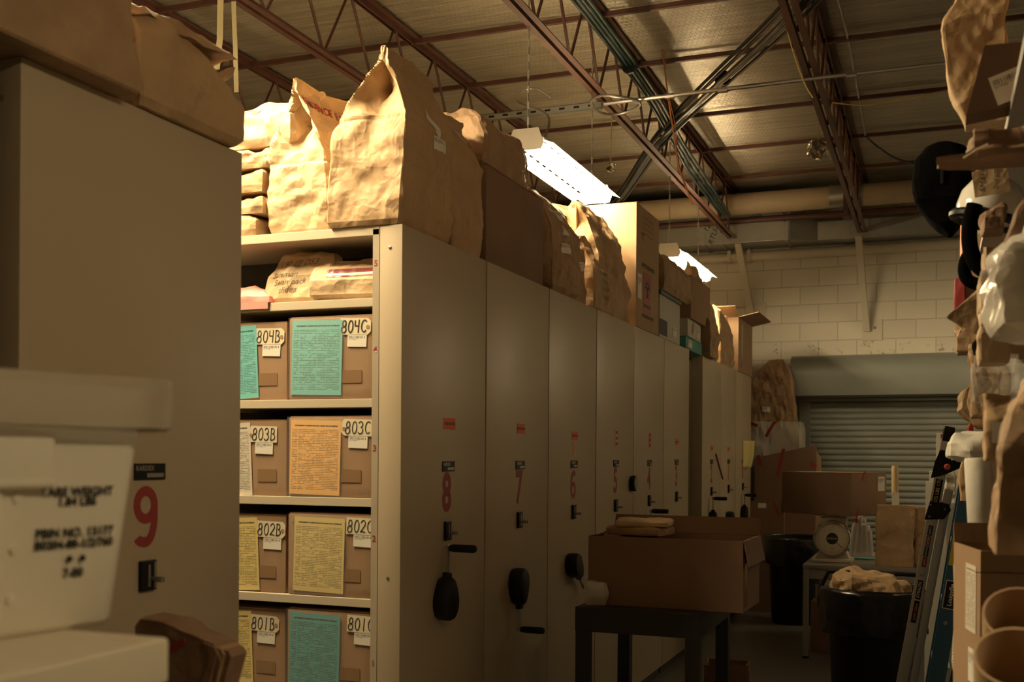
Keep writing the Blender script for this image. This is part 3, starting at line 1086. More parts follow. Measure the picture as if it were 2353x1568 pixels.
wire('yellow_wire', 'yellow wire strung towards the crowded rack', 'wire', [P(1912, 236, Y=8.5), P(1990, 242, Y=8.5), P(2080, 228, Y=8.5), P(2175, 208, Y=8.5), P(2230, 200, Y=8.5)], 0.005, 'yelloww')
wire('grey_conduit', 'thin grey conduit running down the roof beside the right hand joist', 'conduit', [P(1918, -30, Z=4.46), P(1950, 100, Z=4.46), P(1988, 310, Z=4.46)], 0.009, 'galv')
wire('grey_cable', 'grey cable drooping to the right from the roof edge', 'cable', [P(1990, 315, Y=9.6), P(2020, 340, Y=9.6), P(2060, 365, Y=9.6), P(2110, 378, Y=9.6)], 0.009, 'cable')
wire('flexible_whip', 'loop of thin flexible cable above the first lamp', 'cable', [P(1268, 225, Y=6.6), P(1235, 205, Y=6.6), P(1205, 208, Y=6.6), P(1192, 235, Y=6.4), Vector((-2.14, 6.1, 3.55)), Vector((-2.14, 6.0, 3.353))], 0.007, 'steel')
for (px0, px1, px2, lab) in ((507, 505, 492, 'clear hanging strap left of the lit bags, the left one of two'), (536, 540, 543, 'clear hanging strap left of the lit bags, the right one of two')):
    a, m_, b = P(px0, -30, Y=4.9), P(px1, 90, Y=4.9), P(px2, 212, Y=4.9)
    mb = MB()
    q = [a + Vector((0, 0, ZC - a.z)), a, m_, b]
    for u_, v_ in zip(q[:-1], q[1:]):
        wv = Vector((0.017 if px0 < 520 else 0.012, 0.003, 0))
        mb.face((u_ - wv, u_ + wv, v_ + wv, v_ - wv))
    o = mb.build('hanging_strap', 'strap'); so = o.modifiers.new('thickness', 'SOLIDIFY'); so.thickness = 0.003
    tag(o, lab, 'strap', 'clear hanging straps')

# ------------------------------------------------------------------ pipes and duct along the back
mb = MB(); mb.tube([(-6.2, 12.0, 4.29), (2.4, 12.0, 4.295)], 0.115, 20)
o = mb.build('insulated_pipe', 'pipew', None, smooth=True); tag(o, 'fat tan wrapped pipe running under the roof along the back wall', 'pipe')
c = P(1945, 455, Y=12.0)
mb = MB(); mb.tube([(c.x - 0.17, 12.0, 4.295), (c.x + 0.17, 12.0, 4.295)], 0.121, 20); mb.build('metal_sleeve', 'galv', o, smooth=True)
mb = MB(); mb.box(c.x - 0.022, 11.87, 4.12, c.x + 0.022, 12.13, 4.40); mb.box(c.x - 0.018, 11.99, 4.40, c.x + 0.018, 12.01, ZC); mb.build('hanger', 'joist', o)
mb = MB(); mb.tube([(-6.2, 12.1, 4.13), (2.4, 12.1, 4.14)], 0.032, 10)
o = mb.build('dark_pipe', 'joist', None, smooth=True); tag(o, 'slim dark red pipe just below the tan wrapped pipe', 'pipe')
mb = MB(); mb.tube([(-6.2, YB - 0.06, 3.80), (2.8, YB - 0.06, 3.83)], 0.055, 14)
o = mb.build('wall_pipe', 'wpaint', None, smooth=True); tag(o, 'cream painted pipe fixed along the block wall', 'pipe')
for px in (1677, 1722):
    c = P(px, 600, Y=YB - 0.06)
    mb = MB(); mb.box(c.x - 0.02, YB - 0.13, 3.75, c.x + 0.02, YB, 3.88, 0.004); mb.box(c.x - 0.006, YB - 0.10, 3.88, c.x + 0.006, YB - 0.09, 3.98); mb.build('pipe_clip', 'wpaint', o)
du = thing('air_duct', 'galvanised sheet metal air duct narrowing along the back wall', 'duct', (0, 0, 0))
X1, X2 = P(1815, 560, Y=12.15).x, P(1855, 560, Y=12.2).x
mb = MB(); mb.box(-5.6, 12.13, 3.90, X1, 12.58, 4.36, 0.003); mb.build('wide_section', 'galv', du)
mb = MB()
A = [(X1, 12.13, 3.90), (X1, 12.58, 3.90), (X1, 12.58, 4.36), (X1, 12.13, 4.36)]
B = [(X2 + 0.1, 12.26, 3.90), (X2 + 0.1, 12.58, 3.90), (X2 + 0.1, 12.58, 4.10), (X2 + 0.1, 12.26, 4.10)]
for i in range(4):
    mb.face([A[i], A[(i + 1) % 4], B[(i + 1) % 4], B[i]])
mb.build('taper', 'galv', du)
mb = MB(); mb.box(X2 + 0.1, 12.26, 3.90, 2.3, 12.58, 4.10, 0.003); mb.build('narrow_section', 'galv', du)
for px in (1535, 1617, 1658, 1808):
    x = P(px, 540, Y=12.13).x
    mb = MB(); mb.box(x - 0.018, 12.12, 3.89, x + 0.018, 12.585, 4.37, 0.002); mb.build('seam_flange', 'galv', du)
for px in (1945, 2185):
    x = P(px, 560, Y=12.26).x
    mb = MB(); mb.box(x - 0.04, 12.252, 3.892, x + 0.04, 12.585, 4.108); mb.box(x - 0.04, 12.252, 4.10, x + 0.04, 12.26, 4.30); mb.build('hanger_strap', 'galv', du)
for (px, py, s, rot) in ((1627, 520, '12X', 1.2), (1641, 540, 'RTU-1', 1.2), (1664, 525, 'MIX', 1.3), (1735, 500, 'End', 0.5), (1803, 500, 'RA', 1.3)):
    c = P(px, py, Y=12.13)
    mb = text_bm(s, 0.085, shear=0.3)
    bmesh.ops.transform(mb.bm, matrix=frame_m((c.x, 12.1175, c.z), *FY) @ Matrix.Rotation(rot, 4, 'Z'), verts=mb.bm.verts[:])
    mb.build('marker_writing', 'ink', du)
for (pt, pb, lab) in (((1697, 582), (1727, 722), 'cream steel brace from the duct to the wall, at the left'), ((1973, 562), (1992, 762), 'cream steel brace from the duct to the wall, at the right')):
    a, b = P(*pt, Y=12.22), P(*pb, Y=YB - 0.02)
    t = thing('wall_brace', lab, 'brace', (a.x, 12.5, b.z), 0, 'braces under the air duct')
    mb = MB()
    A = Vector((0.0, -0.33, 3.898 - b.z)); B = Vector((b.x - a.x, 0.06, 0.0))
    d = (B - A).normalized(); rt = Vector((1, 0, 0)); up = d.cross(rt)
    M4 = Matrix.Identity(4)
    for i in range(3):
        M4[i][0], M4[i][1], M4[i][2], M4[i][3] = rt[i], up[i], d[i], A[i]
    mb.box(-0.036, -0.004, 0, 0.036, 0.004, (B - A).length, M=M4)
    mb.box(0.03, -0.036, 0, 0.036, 0.004, (B - A).length, M=M4)
    mb.build('angle_bar', 'wpaint', t)
    mb = MB(); mb.box(b.x - a.x - 0.05, 0.088, -0.10, b.x - a.x + 0.16, 0.099, 0.13, 0.003); mb.build('wall_plate', 'wpaint', t)
    mb = MB(); mb.lathe([(0.014, 0), (0.014, 0.014), (0.006, 0.02)], 8, Matrix.Translation((b.x - a.x + 0.08, 0.088, 0.04)) @ Matrix.Rotation(PI / 2, 4, 'X')); mb.build('bolt', 'steel', t)
# ================================================================== mobile shelving units
XP = -1.8
TOP = 2.383
UN = [('9', 1.779, 2.569), ('8', 3.55, 4.343), ('7', 4.356, 5.165), ('6', 5.173, 5.986), ('5', 5.998, 6.82), ('4', 6.83, 7.652), ('3', 7.664, 8.50), ('2', 9.035, 9.862), ('1', 9.87, 10.668), ('0', 10.682, 11.60)]
SHZ = (2.123, 1.753, 1.387, 1.017, 0.65, 0.28)
ULEN = 4.2
CRANK = {'9': 200, '8': 3, '7': 178, '6': 128, '5': 60, '4': 2, '3': 200, '2': 0, '1': 95, '0': 2}
HUBZ = {'9': 0.97, '8': 0.974, '7': 0.965, '6': 0.972, '5': 0.97, '4': 0.97, '3': 0.95, '2': 0.978, '1': 0.98, '0': 0.955}


def hub_parts(u, y, z, ang):
    """crank: black teardrop cover on the panel, steel arm and black grip standing out to the aisle"""
    a = math.radians(ang)
    M0 = Matrix.Translation((0, y, z)) @ Matrix.Rotation(-a, 4, 'X')
    t = bpy.data.objects.new('crank_handle', None); COL.objects.link(t); t.parent = u
    mb = MB()
    n = 30
    secs = []
    for (x, k) in ((0.0, 0.92), (0.014, 1.0), (0.05, 1.0), (0.062, 0.9), (0.066, 0.7)):
        ring = []
        for i in range(n):
            q = 2 * PI * i / n
            rr = 0.062 * k
            yy, zz = rr * math.sin(q), rr * math.cos(q) * 1.12
            if math.cos(q) > 0.45:
                f = (math.cos(q) - 0.45) / 0.55
                zz += 0.032 * f * k
                yy *= 1 - 0.15 * f
            ring.append(mb.bm.verts.new((x, yy, zz)))
        secs.append(ring)
    for r0, r1 in zip(secs[:-1], secs[1:]):
        for i in range(n):
            mb.bm.faces.new((r0[i], r0[(i + 1) % n], r1[(i + 1) % n], r1[i]))
    mb.bm.faces.new(secs[-1]); mb.bm.faces.new(secs[0][::-1])
    bmesh.ops.transform(mb.bm, matrix=M0, verts=mb.bm.verts[:])
    mb.build('hub_cover', 'black', t, smooth=True)
    mb = MB(); mb.box(0.018, -0.018, 0.06, 0.046, 0.018, 0.118, 0.005, M=M0); mb.build('arm_socket', 'black', t)
    mb = MB(); mb.box(0.027, -0.012, 0.11, 0.036, 0.012, 0.225, 0.004, M=M0)
    mb.build('arm', 'steel', t)
    mb = MB(); mb.lathe([(0.008, 0), (0.013, 0.006), (0.0155, 0.02), (0.0155, 0.105), (0.012, 0.114)], 14, M0 @ Matrix.Translation((0.036, 0, 0.212)) @ Matrix.Rotation(PI / 2, 4, 'Y')); mb.build('grip', 'black', t, smooth=True)
    mb = MB(); mb.lathe([(0.009, -0.008), (0.009, 0.01)], 10, M0 @ Matrix.Translation((0.03, 0, 0.212)) @ Matrix.Rotation(PI / 2, 4, 'Y')); mb.build('pivot_nut', 'steel', t)


for (num, y0, y1) in UN:
    W = y1 - y0
    u = thing('mobile_shelving_unit', 'cream mobile shelving unit with the red number %s on its end panel' % num, 'shelving unit', (XP, y0, 0), 0, 'mobile shelving units')
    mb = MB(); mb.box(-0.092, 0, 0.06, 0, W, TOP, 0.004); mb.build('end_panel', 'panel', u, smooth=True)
    mb = MB(); mb.box(-0.120, 0.0, 0.06, -0.0935, 0.03, TOP - 0.012)
    mb.build('shelf_end_strip', 'strip', u)
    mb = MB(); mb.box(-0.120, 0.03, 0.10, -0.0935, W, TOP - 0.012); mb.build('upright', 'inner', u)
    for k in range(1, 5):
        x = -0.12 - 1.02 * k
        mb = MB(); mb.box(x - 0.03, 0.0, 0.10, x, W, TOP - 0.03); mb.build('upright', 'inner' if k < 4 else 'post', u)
    mb = MB(); mb.box(-ULEN, 0.0, TOP - 0.034, -0.0935, W, TOP, 0.002); mb.build('top_shelf', 'shelf', u)
    for z in SHZ:
        mb = MB(); mb.box(-ULEN, 0.012, z - 0.032, -0.121, W - 0.012, z, 0.002); mb.build('shelf', 'shelf', u)
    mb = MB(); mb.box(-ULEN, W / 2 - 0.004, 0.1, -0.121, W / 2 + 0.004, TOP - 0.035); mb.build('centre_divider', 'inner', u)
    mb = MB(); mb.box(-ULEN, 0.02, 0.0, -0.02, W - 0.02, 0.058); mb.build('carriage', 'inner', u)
    # end panel furniture
    yc = 0.40
    if num in '69':
        mb = curled_digit_bm(num, 0.150, 0.088, 0.025)
        bmesh.ops.transform(mb.bm, matrix=frame_m((0.0005, yc, 1.393), *FX), verts=mb.bm.verts[:])
        mb.build('number_decal', 'red', u)
    else:
        text(u, 'number_decal', num, 0.208, 'red', (0.0004, yc, 1.393), FX, bold=0.007, sx=0.84)
    bw_ = 0.112
    quad(u, 'nameplate', bw_, 0.040, 'black', (0.0003, yc + 0.012, 1.503), FX, th=0.004)
    text(u, 'nameplate_lettering', 'KARDEX', 0.017, 'steel', (0.0046, yc - 0.008, 1.511), FX, bold=0.0006)
    quad(u, 'nameplate_bar', bw_ * 0.55, 0.010, 'steel', (0.0044, yc + 0.03, 1.494), FX, th=0.0004)
    lk = MB(); lk.box(0.0003, yc - 0.026, 1.212, 0.012, yc + 0.030, 1.286, 0.003); l_ = lk.build('lock_plate', 'black', u)
    mb = MB(); mb.box(0.012, yc - 0.004, 1.222, 0.0135, yc + 0.004, 1.276); mb.box(0.012, yc + 0.018, 1.216, 0.0130, yc + 0.027, 1.282); mb.build('lock_slot', 'steel', l_)
    mb = MB(); mb.tube([(0.012, yc + 0.012, 1.240), (0.030, yc + 0.012, 1.240)], 0.006, 10); mb.box(0.026, yc + 0.006, 1.233, 0.045, yc + 0.018, 1.247, 0.002); mb.build('key', 'steel', l_)
    zst = 1.62 if num in '210' else (1.655 if num in '63' else 1.672)
    if num not in '54':
        quad(u, 'warning_sticker', 0.115 if num in '98' else 0.10, 0.045, 'sticker', (0.0003, yc + 0.02, zst), FX)
        text(u, 'sticker_lettering', 'BIOHAZARD', 0.016, 'ink', (0.0018, yc + 0.027, zst), FX, bold=0.0004)
        mb = MB(); mb.lathe([(0.009, 0), (0.009, 0.0004)], 3, frame_m((0.0016, yc - 0.024, zst), *FX)); mb.build('sticker_symbol', 'red', u)
    else:
        quad(u, 'warning_sticker', 0.062, 0.105, 'stickerp' if num == '5' else 'sticker', (0.0003, yc + 0.02, 1.655), FX)
        for k in range(3):
            quad(u, 'sticker_symbol', 0.038, 0.017, 'red', (0.0018, yc + 0.02, 1.69 - 0.034 * k), FX)
    if num == '6':
        quad(u, 'small_label', 0.05, 0.07, 'stickerp', (0.0003, yc + 0.02, 1.585), FX)
        text(u, 'label_lettering', '1', 0.04, 'ink', (0.0018, yc + 0.02, 1.585), FX)
    if num == '2':
        quad(u, 'paper_scrap', 0.16, 0.05, 'manila', (-0.20, -0.002, 1.62), FY, rot=0.05)
    hub_parts(u, 0.335 if num in '89' else 0.33, HUBZ[num], CRANK[num])
    if num == '8':
        for s, zz in zip('54321', (2.245, 1.93, 1.57, 1.24, 0.785)):
            text(u, 'shelf_number', s, 0.032, 'red', (-0.107, -0.0006, zz), FY, bold=0.0006)
    if num in '98':
        for zz in (2.3, 1.1, 0.2):
            mb = MB(); mb.lathe([(0.006, 0), (0.006, 0.002), (0.003, 0.003)], 10, Matrix.Translation((-0.05, 0.0, zz)) @ Matrix.Rotation(PI / 2, 4, 'X')); mb.build('screw', 'steel', u)

# things stuck on the panels
mb = MB(); mb.lathe([(0.048, 0), (0.05, 0.004), (0.05, 0.030), (0.046, 0.033)], 28, Matrix.Rotation(PI / 2, 4, 'Y')); o = mb.build('round_magnet', 'black', None, smooth=True)
o.location = (XP + 0.001, 6.765, 1.375)
tag(o, 'round black magnet with a grey face stuck between panels 5 and 4', 'magnet')
mb = MB(); mb.lathe([(0.043, 0.033), (0.043, 0.0345)], 28, Matrix.Rotation(PI / 2, 4, 'Y')); mb.build('face_disc', 'table', o)
a, b = P(1645, 1044, X=XP + 0.006), P(1661, 1101, X=XP + 0.006)
mb = MB(); mb.tube([a, b], 0.007, 8); o = mb.build('red_rod', 'red'); tag(o, 'slanting dark red rod hanging across panels 2 and 1', 'rod')
mb = MB()
pts = [(0.0, -0.10), (0.008, -0.06), (0.02, -0.02), (0.05, 0.02), (0.085, 0.03)]
o3 = P(1715, 1045, X=XP + 0.004)
n = 10
rows = []
for j in range(n + 1):
    z_ = 0.25 - 0.5 * j / n
    cur = 0.055 * (1 + 0.5 * math.sin(j * 0.9)) * (1 - 0.5 * j / n)
    rows.append([mb.bm.verts.new((0.002 + q[0] * (1.0 - 0.45 * (j / n) ** 2), q[1] * 1.6, z_ * 0.56)) for q in pts])
for j in range(n):
    for i in range(len(pts) - 1):
        mb.bm.faces.new((rows[j][i], rows[j][i + 1], rows[j + 1][i + 1], rows[j + 1][i]))
o = mb.build('yellow_note', 'yellow', None, smooth=True, angle=None); o.location = (XP + 0.003, o3.y - 0.06, o3.z)
so = o.modifiers.new('thickness', 'SOLIDIFY'); so.thickness = 0.002
tag(o, 'curling yellow paper stuck to the farthest end panel', 'paper')

# ================================================================== file boxes in the open aisle
U8 = 3.55
def file_box(code, x0, x1, zs, h, sheet, sheet_x, tagx, tagz, hole, lab, lean=0.0, yoff=0.02, sh_h=0.279, sleeve=True, sheet_rot=0.0):
    W = x1 - x0
    t = thing('file_box', 'brown cardboard file box marked %s %s' % (code, lab), 'file box', ((x0 + x1) / 2, U8 + yoff, zs), 0, 'file boxes in unit 8')
    mb = MB(); mb.box(-W / 2, 0, 0, W / 2, 0.355, h, 0.007)
    fn = creaser(sum(map(ord, code)), 6, 2, 6)
    bmesh.ops.subdivide_edges(mb.bm, edges=[e for e in mb.bm.edges if e.calc_length() > 0.1], cuts=8, use_grid_fill=True)
    mb.bm.normal_update()
    for v in mb.bm.verts:
        if v.co.y > 0.003 and v.co.z < 0.01:
            continue
        if v.co.y < 0.003:
            v.co.y += abs(fn(v.co)) * 0.010
    mb.build('body', 'card', t, smooth=True)
    mb = MB(); mb.box(-W / 2 + 0.004, 0.006, h, W / 2 - 0.004, 0.35, h + 0.004, 0.001); mb.build('lid_flap', 'cardl', t)
    y = -0.0012
    # tape patch low down and a taped upper edge
    quad(t, 'tape_patch', 0.085, 0.048, 'tapeb', (W / 2 - 0.085, y, h * 0.27), FY, th=0.0006)
    quad(t, 'edge_tape', W * 0.5, 0.026, 'tapec', (-W * 0.2, y, h - 0.018), FY, th=0.0006)
    # form in its clear sleeve
    sx = sheet_x - (x0 + x1) / 2
    if sleeve:
        quad(t, 'clear_sleeve', 0.240, sh_h + 0.022, 'sleeve', (sx - 0.004, y - 0.004, h - sh_h / 2 - 0.012), FY, th=0.0008, rot=sheet_rot)
    quad(t, 'printed_form', 0.216, sh_h, sheet, (sx, y - 0.0025, h - sh_h / 2 - 0.012), FY, th=0.0008, rot=sheet_rot)
    # manila tag with the number by hand
    tx = tagx - (x0 + x1) / 2
    poly = [(-1, -1), (0.8, -1), (1, -0.6), (1, 0.6), (0.8, 1), (-1, 1)]
    if hole < 0:
        poly = [(-p[0], p[1]) for p in poly][::-1]
    quad(t, 'manila_tag', 0.128, 0.062, 'manila', (tx, y - 0.001, tagz), FY, th=0.0016, poly=poly, rot=-0.03)
    handwrite(t, code, (tx - hole * 0.006, y - 0.0032, tagz), FY, 0.0275, 0.047, pen=0.0052 if code == '804C' else 0.0038)
    mb = MB(); mb.lathe([(0.0075, 0), (0.0075, 0.0008)], 16, frame_m((tx + hole * 0.052, y - 0.0028, tagz - 0.004), *FY)); mb.build('tag_eyelet', 'card', t)
    quad(t, 'barcode_label', 0.080, 0.046, 'barcode', (tx + 0.006, y - 0.0012, tagz - 0.053), FY, th=0.0008, rot=-0.04)
    return t


SB = [
    ('804', 1.753, 0.308, 'teal', 'teal', -2.163, -2.43 - 0.108, -1.999, -2.375, 'behind a large teal form', 'with a sliver of teal form at its left edge'),
    ('803', 1.387, 0.300, 'orange', 'wform', -2.167, -2.455 - 0.108, -1.992, -2.405, 'behind an orange form', 'with a sliver of white form at its left edge'),
    ('802', 1.017, 0.306, 'yform', 'yform', -2.148, -2.42 - 0.108, -1.968, -2.365, 'behind a yellow form', 'with a strip of yellow form at its left edge'),
    ('801', 0.650, 0.312, 'teal2', 'yform', -2.165, -2.445 - 0.108, -1.962, -2.39, 'behind a deep teal form', 'with a yellow form strip, lowest in view'),
]
for (n_, zs, h, c1, c2, sxc, sxb, tc_, tb_, lc, lb) in SB:
    file_box(n_ + 'C', -2.285, -1.930, zs, h, c1, sxc, tc_, h - 0.040, -1 if n_ == '803' else 1, lc, sheet_rot=-0.022)
    file_box(n_ + 'B', -2.660, -2.300, zs, h - 0.012, c2, sxb, tb_, h - 0.064, -1 if n_ == '803' else 1, lb, yoff=0.03, sleeve=False, sheet_rot=0.05)

# the compartment with bags under the top shelf
z5 = 2.123
o = bag('paper_bag', 'cream paper bag with pencilled writing about slides, leaning in the top compartment', [(0, 0, 0, 0, 0.27, 0.10, 0), (0.1, 0, 0, 0.02, 0.285, 0.13, 0), (0.5, 0.01, 0.01, 0.11, 0.28, 0.13, 0), (0.85, 0.03, 0.03, 0.19, 0.23, 0.07, 0.1), (1, 0.045, 0.04, 0.207, 0.17, 0.02, 0)], 31, (-2.285, 3.66, z5), 0, 'kraftl', 0.010)
for k, (s, sz, dx, dz) in enumerate((('w/190 @ D53', 0.034, -0.02, 0.158), ('Bateman', 0.032, -0.05, 0.112), ('Swan pack', 0.032, -0.025, 0.083), ('slides', 0.034, -0.03, 0.052))):
    decal(o, 'pencil_writing', 'pencil', (dx, -0.10, dz), FY, 0, 0, rot=0.05, off=0.0012, textmb=text_bm(s, sz, shear=0.35))
o = bag('paper_bag', 'bulging paper bag sealed with red tape in the top compartment', [(0, 0, 0, 0, 0.27, 0.10, 0), (0.12, 0, 0, 0.02, 0.29, 0.16, 0), (0.5, 0, 0, 0.075, 0.29, 0.16, 0), (0.8, 0, 0.01, 0.13, 0.285, 0.10, 0.05), (1, 0.02, 0.03, 0.165, 0.27, 0.02, 0)], 32, (-2.06, 3.655, z5), 0.10, 'kraftl', 0.009)
decal(o, 'red_tape', 'redtape', (0.015, -0.12, 0.113), FY, 0.175, 0.016, rot=0.02, nx=18, ny=2)
decal(o, 'white_tape_band', 'white', (0.015, -0.12, 0.098), FY, 0.185, 0.010, rot=0.02, off=0.0016, nx=18, ny=2)
decal(o, 'tape_edge', 'redtape', (0.015, -0.12, 0.089), FY, 0.185, 0.003, rot=0.02, off=0.0018, nx=18, ny=1)
decal(o, 'tape_lettering', 'ink', (0.015, -0.12, 0.113), FY, 0, 0, rot=0.02, off=0.0030, textmb=text_bm('EVIDENCE EVIDENCE EVIDENCE', 0.013))
decal(o, 'ink_note', 'ink', (0.02, -0.12, 0.135), FY, 0, 0, rot=0.08, off=0.0015, textmb=text_bm('2020', 0.016, shear=0.3))
o = bag('pink_packet', 'crumpled pink paper packet at the left of the top compartment', [(0, 0, 0, 0, 0.20, 0.12, 0), (0.3, 0, 0, 0.03, 0.20, 0.12, 0), (0.7, -0.02, 0, 0.06, 0.15, 0.09, 0), (1, -0.05, 0, 0.085, 0.08, 0.02, 0)], 33, (-2.475, 3.64, z5), 0, 'pink', 0.009, cat='packet', n=48, lev=20)
mb = MB(); mb.box(-0.14, -0.002, 0, 0.075, 0.10, 0.003); mb.box(-0.14, -0.004, -0.024, 0.07, -0.002, 0.003)
o = mb.build('pink_folder', 'pink'); o.location = (-2.44, U8 + 0.006, z5 + 0.001); tag(o, 'pink folder edge lapping over the front of the top compartment shelf', 'folder')
# ================================================================== heaped on top of the units
T = TOP + 0.001


def AY(px, X=XP):
    return P(px, 1046, X=X).y


def AH(px, py, X=XP):
    return P(px, py, X=X).z - T


H90 = PI / 2
# ---- unit 9
bag('paper_bag', 'large brown paper bag sagging over the near end of unit 9', [(0, 0, 0, 0, 0.50, 0.44, 0), (0.04, 0.0, -0.01, 0.0, 0.54, 0.49, 0), (0.4, 0, 0, 0.2, 0.53, 0.48, 0.03), (0.75, 0, 0, 0.42, 0.53, 0.47, 0.03), (0.9, 0, 0, 0.55, 0.53, 0.3, 0.3), (1, 0, 0, 0.64, 0.52, 0.03, 0.1)], 51, (-1.985, 1.80, T), H90, 'kraft2', 0.008, n=120, lev=60, folds=(0.12,))
bag('paper_bag', 'brown paper bag slumped over the far corner of unit 9, below the gaping bag', [(0, 0, 0, 0, 0.38, 0.44, 0), (0.08, 0, 0, 0.02, 0.41, 0.47, 0), (0.35, -0.01, 0, 0.10, 0.41, 0.47, 0.03), (0.6, -0.035, 0, 0.18, 0.34, 0.44, 0.03), (0.8, -0.075, 0, 0.25, 0.24, 0.38, 0), (1, -0.12, 0.0, 0.29, 0.12, 0.24, 0)], 52, (-2.005, 2.325, T), H90, 'kraft', 0.009, n=120, lev=50)
mb = MB()
fn = creaser(53, f0=3, f1=12)
NS = 36
tops, ups, los = (-25, 0, 30, 72, 126), (30, 52, 84, 112, 138), (80, 118, 150, 166, 158)


def ip(v, s):
    k = min(int(s * 4), 3)
    return v[k] + (v[k + 1] - v[k]) * (s * 4 - k)


rows = []
for i in range(NS + 1):
    s_ = i / NS
    px = 278 + 250 * s_
    zt, zu, zl = (P(px, ip(v, s_), X=-1.83).z for v in (tops, ups, los))
    y_ = P(px, 100, X=-1.83).y
    dep = 0.34 * (1 - s_ ** 3 * 0.75)
    key = [(-1.86 - dep, zt + 0.01), (-1.90, zt), (-1.825, zt - 0.03 * (1 - s_)), (-1.80, zu), (-1.86, zu + 0.004), (-1.84 - dep, (zu + zl) / 2), (-1.86, zl + 0.004), (-1.81, zl), (-1.84, zl - 0.03), (-1.86 - dep, zl - 0.05)]
    row = []
    for (a, b) in zip(key[:-1], key[1:]):
        for k in range(5):
            p = Vector((a[0] + (b[0] - a[0]) * k / 5, y_, a[1] + (b[1] - a[1]) * k / 5))
            c_ = fn(p) * 0.09
            row.append(mb.bm.verts.new(p + Vector((c_, 0.3 * c_, fn(p + Vector((3, 1, 0))) * 0.07))))
    rows.append(row)
for a, b in zip(rows[:-1], rows[1:]):
    for k in range(len(a) - 1):
        mb.bm.faces.new((a[k], a[k + 1], b[k + 1], b[k]))
o = mb.build('gaping_paper_bag', 'kraft2', None, smooth=True, angle=13)
so = o.modifiers.new('thickness', 'SOLIDIFY'); so.thickness = 0.004
tag(o, 'crumpled paper bag lying with its mouth gaping, topmost on unit 9', 'paper bag')

# ---- unit 8 : big lit bags and the flat stack
big = bag('paper_bag', 'tall paper bag with a peaked folded top, brightest lit at the corner of unit 8', gable(0.46, 0.295, 0.655, sh=0.62, lean=(-0.01, -0.075), top=0.010, bulge=0.02, pinch=0.62), 61, (-1.962, 3.765, T), H90 + 0.03, 'kraft', 0.010, n=190, lev=120, f0=2.5, f1=13, folds=(0.22, 0.385))
decal(big, 'white_label', 'barcode', (0.07, -0.2, 0.36), FY, 0.10, 0.052, off=0.002)
decal(big, 'white_label', 'white', (0.03, -0.2, 0.43), FY, 0.12, 0.05, rot=-0.45, off=0.002)
decal(big, 'clear_tape', 'tapec', (-0.2, 0.0, 0.60), ((0, -1, 0), (0, 0, 1)), 0.06, 0.10, off=0.003)
mid = bag('paper_bag', 'paper bag printed EVIDENCE along its top, second of the lit bags', gable(0.42, 0.27, 0.585, sh=0.52, top=0.014, lean=(-0.03, 0.01), bulge=0.03, pinch=0.6), 62, (-2.245, 3.80, T), H90 - 0.06, 'kraftl', 0.013, n=150, lev=100, f0=3, f1=15, folds=(0.26,))
decal(mid, 'evidence_print', 'red', (-0.02, -0.25, 0.500), FY, 0, 0, off=0.0025, textmb=text_bm('EVIDENCE  EVIDENCE', 0.042, bold=0.001))
slab = 'flattened paper bag in the lit stack on unit 8, '
zz = T
for k, (hh, w_, d_, sd, where) in enumerate(((0.085, 0.40, 0.46, 71, 'lowest of the stack'), (0.085, 0.42, 0.47, 72, 'second from the bottom'), (0.09, 0.40, 0.45, 73, 'third from the bottom'), (0.08, 0.41, 0.46, 74, 'directly under the taped bag'))):
    bag('flat_paper_bag', slab + where, flatbag(w_, d_, hh), sd, (-2.62 + 0.015 * (k % 2), 3.80, zz), 0.04 * (k - 1.5), 'kraft', 0.017, group='stack of flattened bags', n=130, lev=24, f0=4, f1=16, keep_base=True)
    zz += hh + 0.002
up = bag('taped_paper_bag', 'glaring pale paper bag with a faded tape strip, on the flat stack', [(0, 0, 0, 0, 0.46, 0.40, 0), (0.1, 0, 0, 0.03, 0.50, 0.42, 0), (0.4, 0, 0.0, 0.11, 0.50, 0.42, 0), (0.7, 0.0, 0.06, 0.19, 0.49, 0.30, 0), (0.9, 0.0, 0.12, 0.245, 0.46, 0.12, 0), (1, 0, 0.14, 0.262, 0.40, 0.02, 0)], 63, (-2.54, 3.80, zz), -0.02, 'kraftl', 0.012, n=110, lev=50)
decal(up, 'faded_tape', 'pinktape', (-0.06, -0.3, 0.17), FY, 0.27, 0.028, rot=-0.16, off=0.003, nx=20, ny=3)
decal(up, 'tape_lettering', 'redtape', (-0.06, -0.3, 0.17), FY, 0, 0, rot=-0.16, off=0.0045, textmb=text_bm('EVIDENCE  EVIDENCE  EVIDENCE', 0.017))
o = bag('paper_bag', 'paper bag with a twisted taped top, just behind the tallest lit bag', [(0, 0, 0, 0, 0.29, 0.26, 0), (0.1, 0, 0, 0.05, 0.31, 0.27, 0), (0.6, 0, 0, 0.38, 0.31, 0.27, 0.02), (0.78, 0.0, 0, 0.48, 0.28, 0.18, 0.2), (0.88, 0.0, 0.0, 0.53, 0.22, 0.10, 0.3), (1, 0.02, 0, 0.585, 0.26, 0.08, 0.3)], 64, (-1.945, 4.17, T), H90, 'kraft', 0.012, n=100, lev=60)
decal(o, 'clear_tape', 'tapec', (0.02, -0.25, 0.50), FY, 0.22, 0.05, off=0.003)

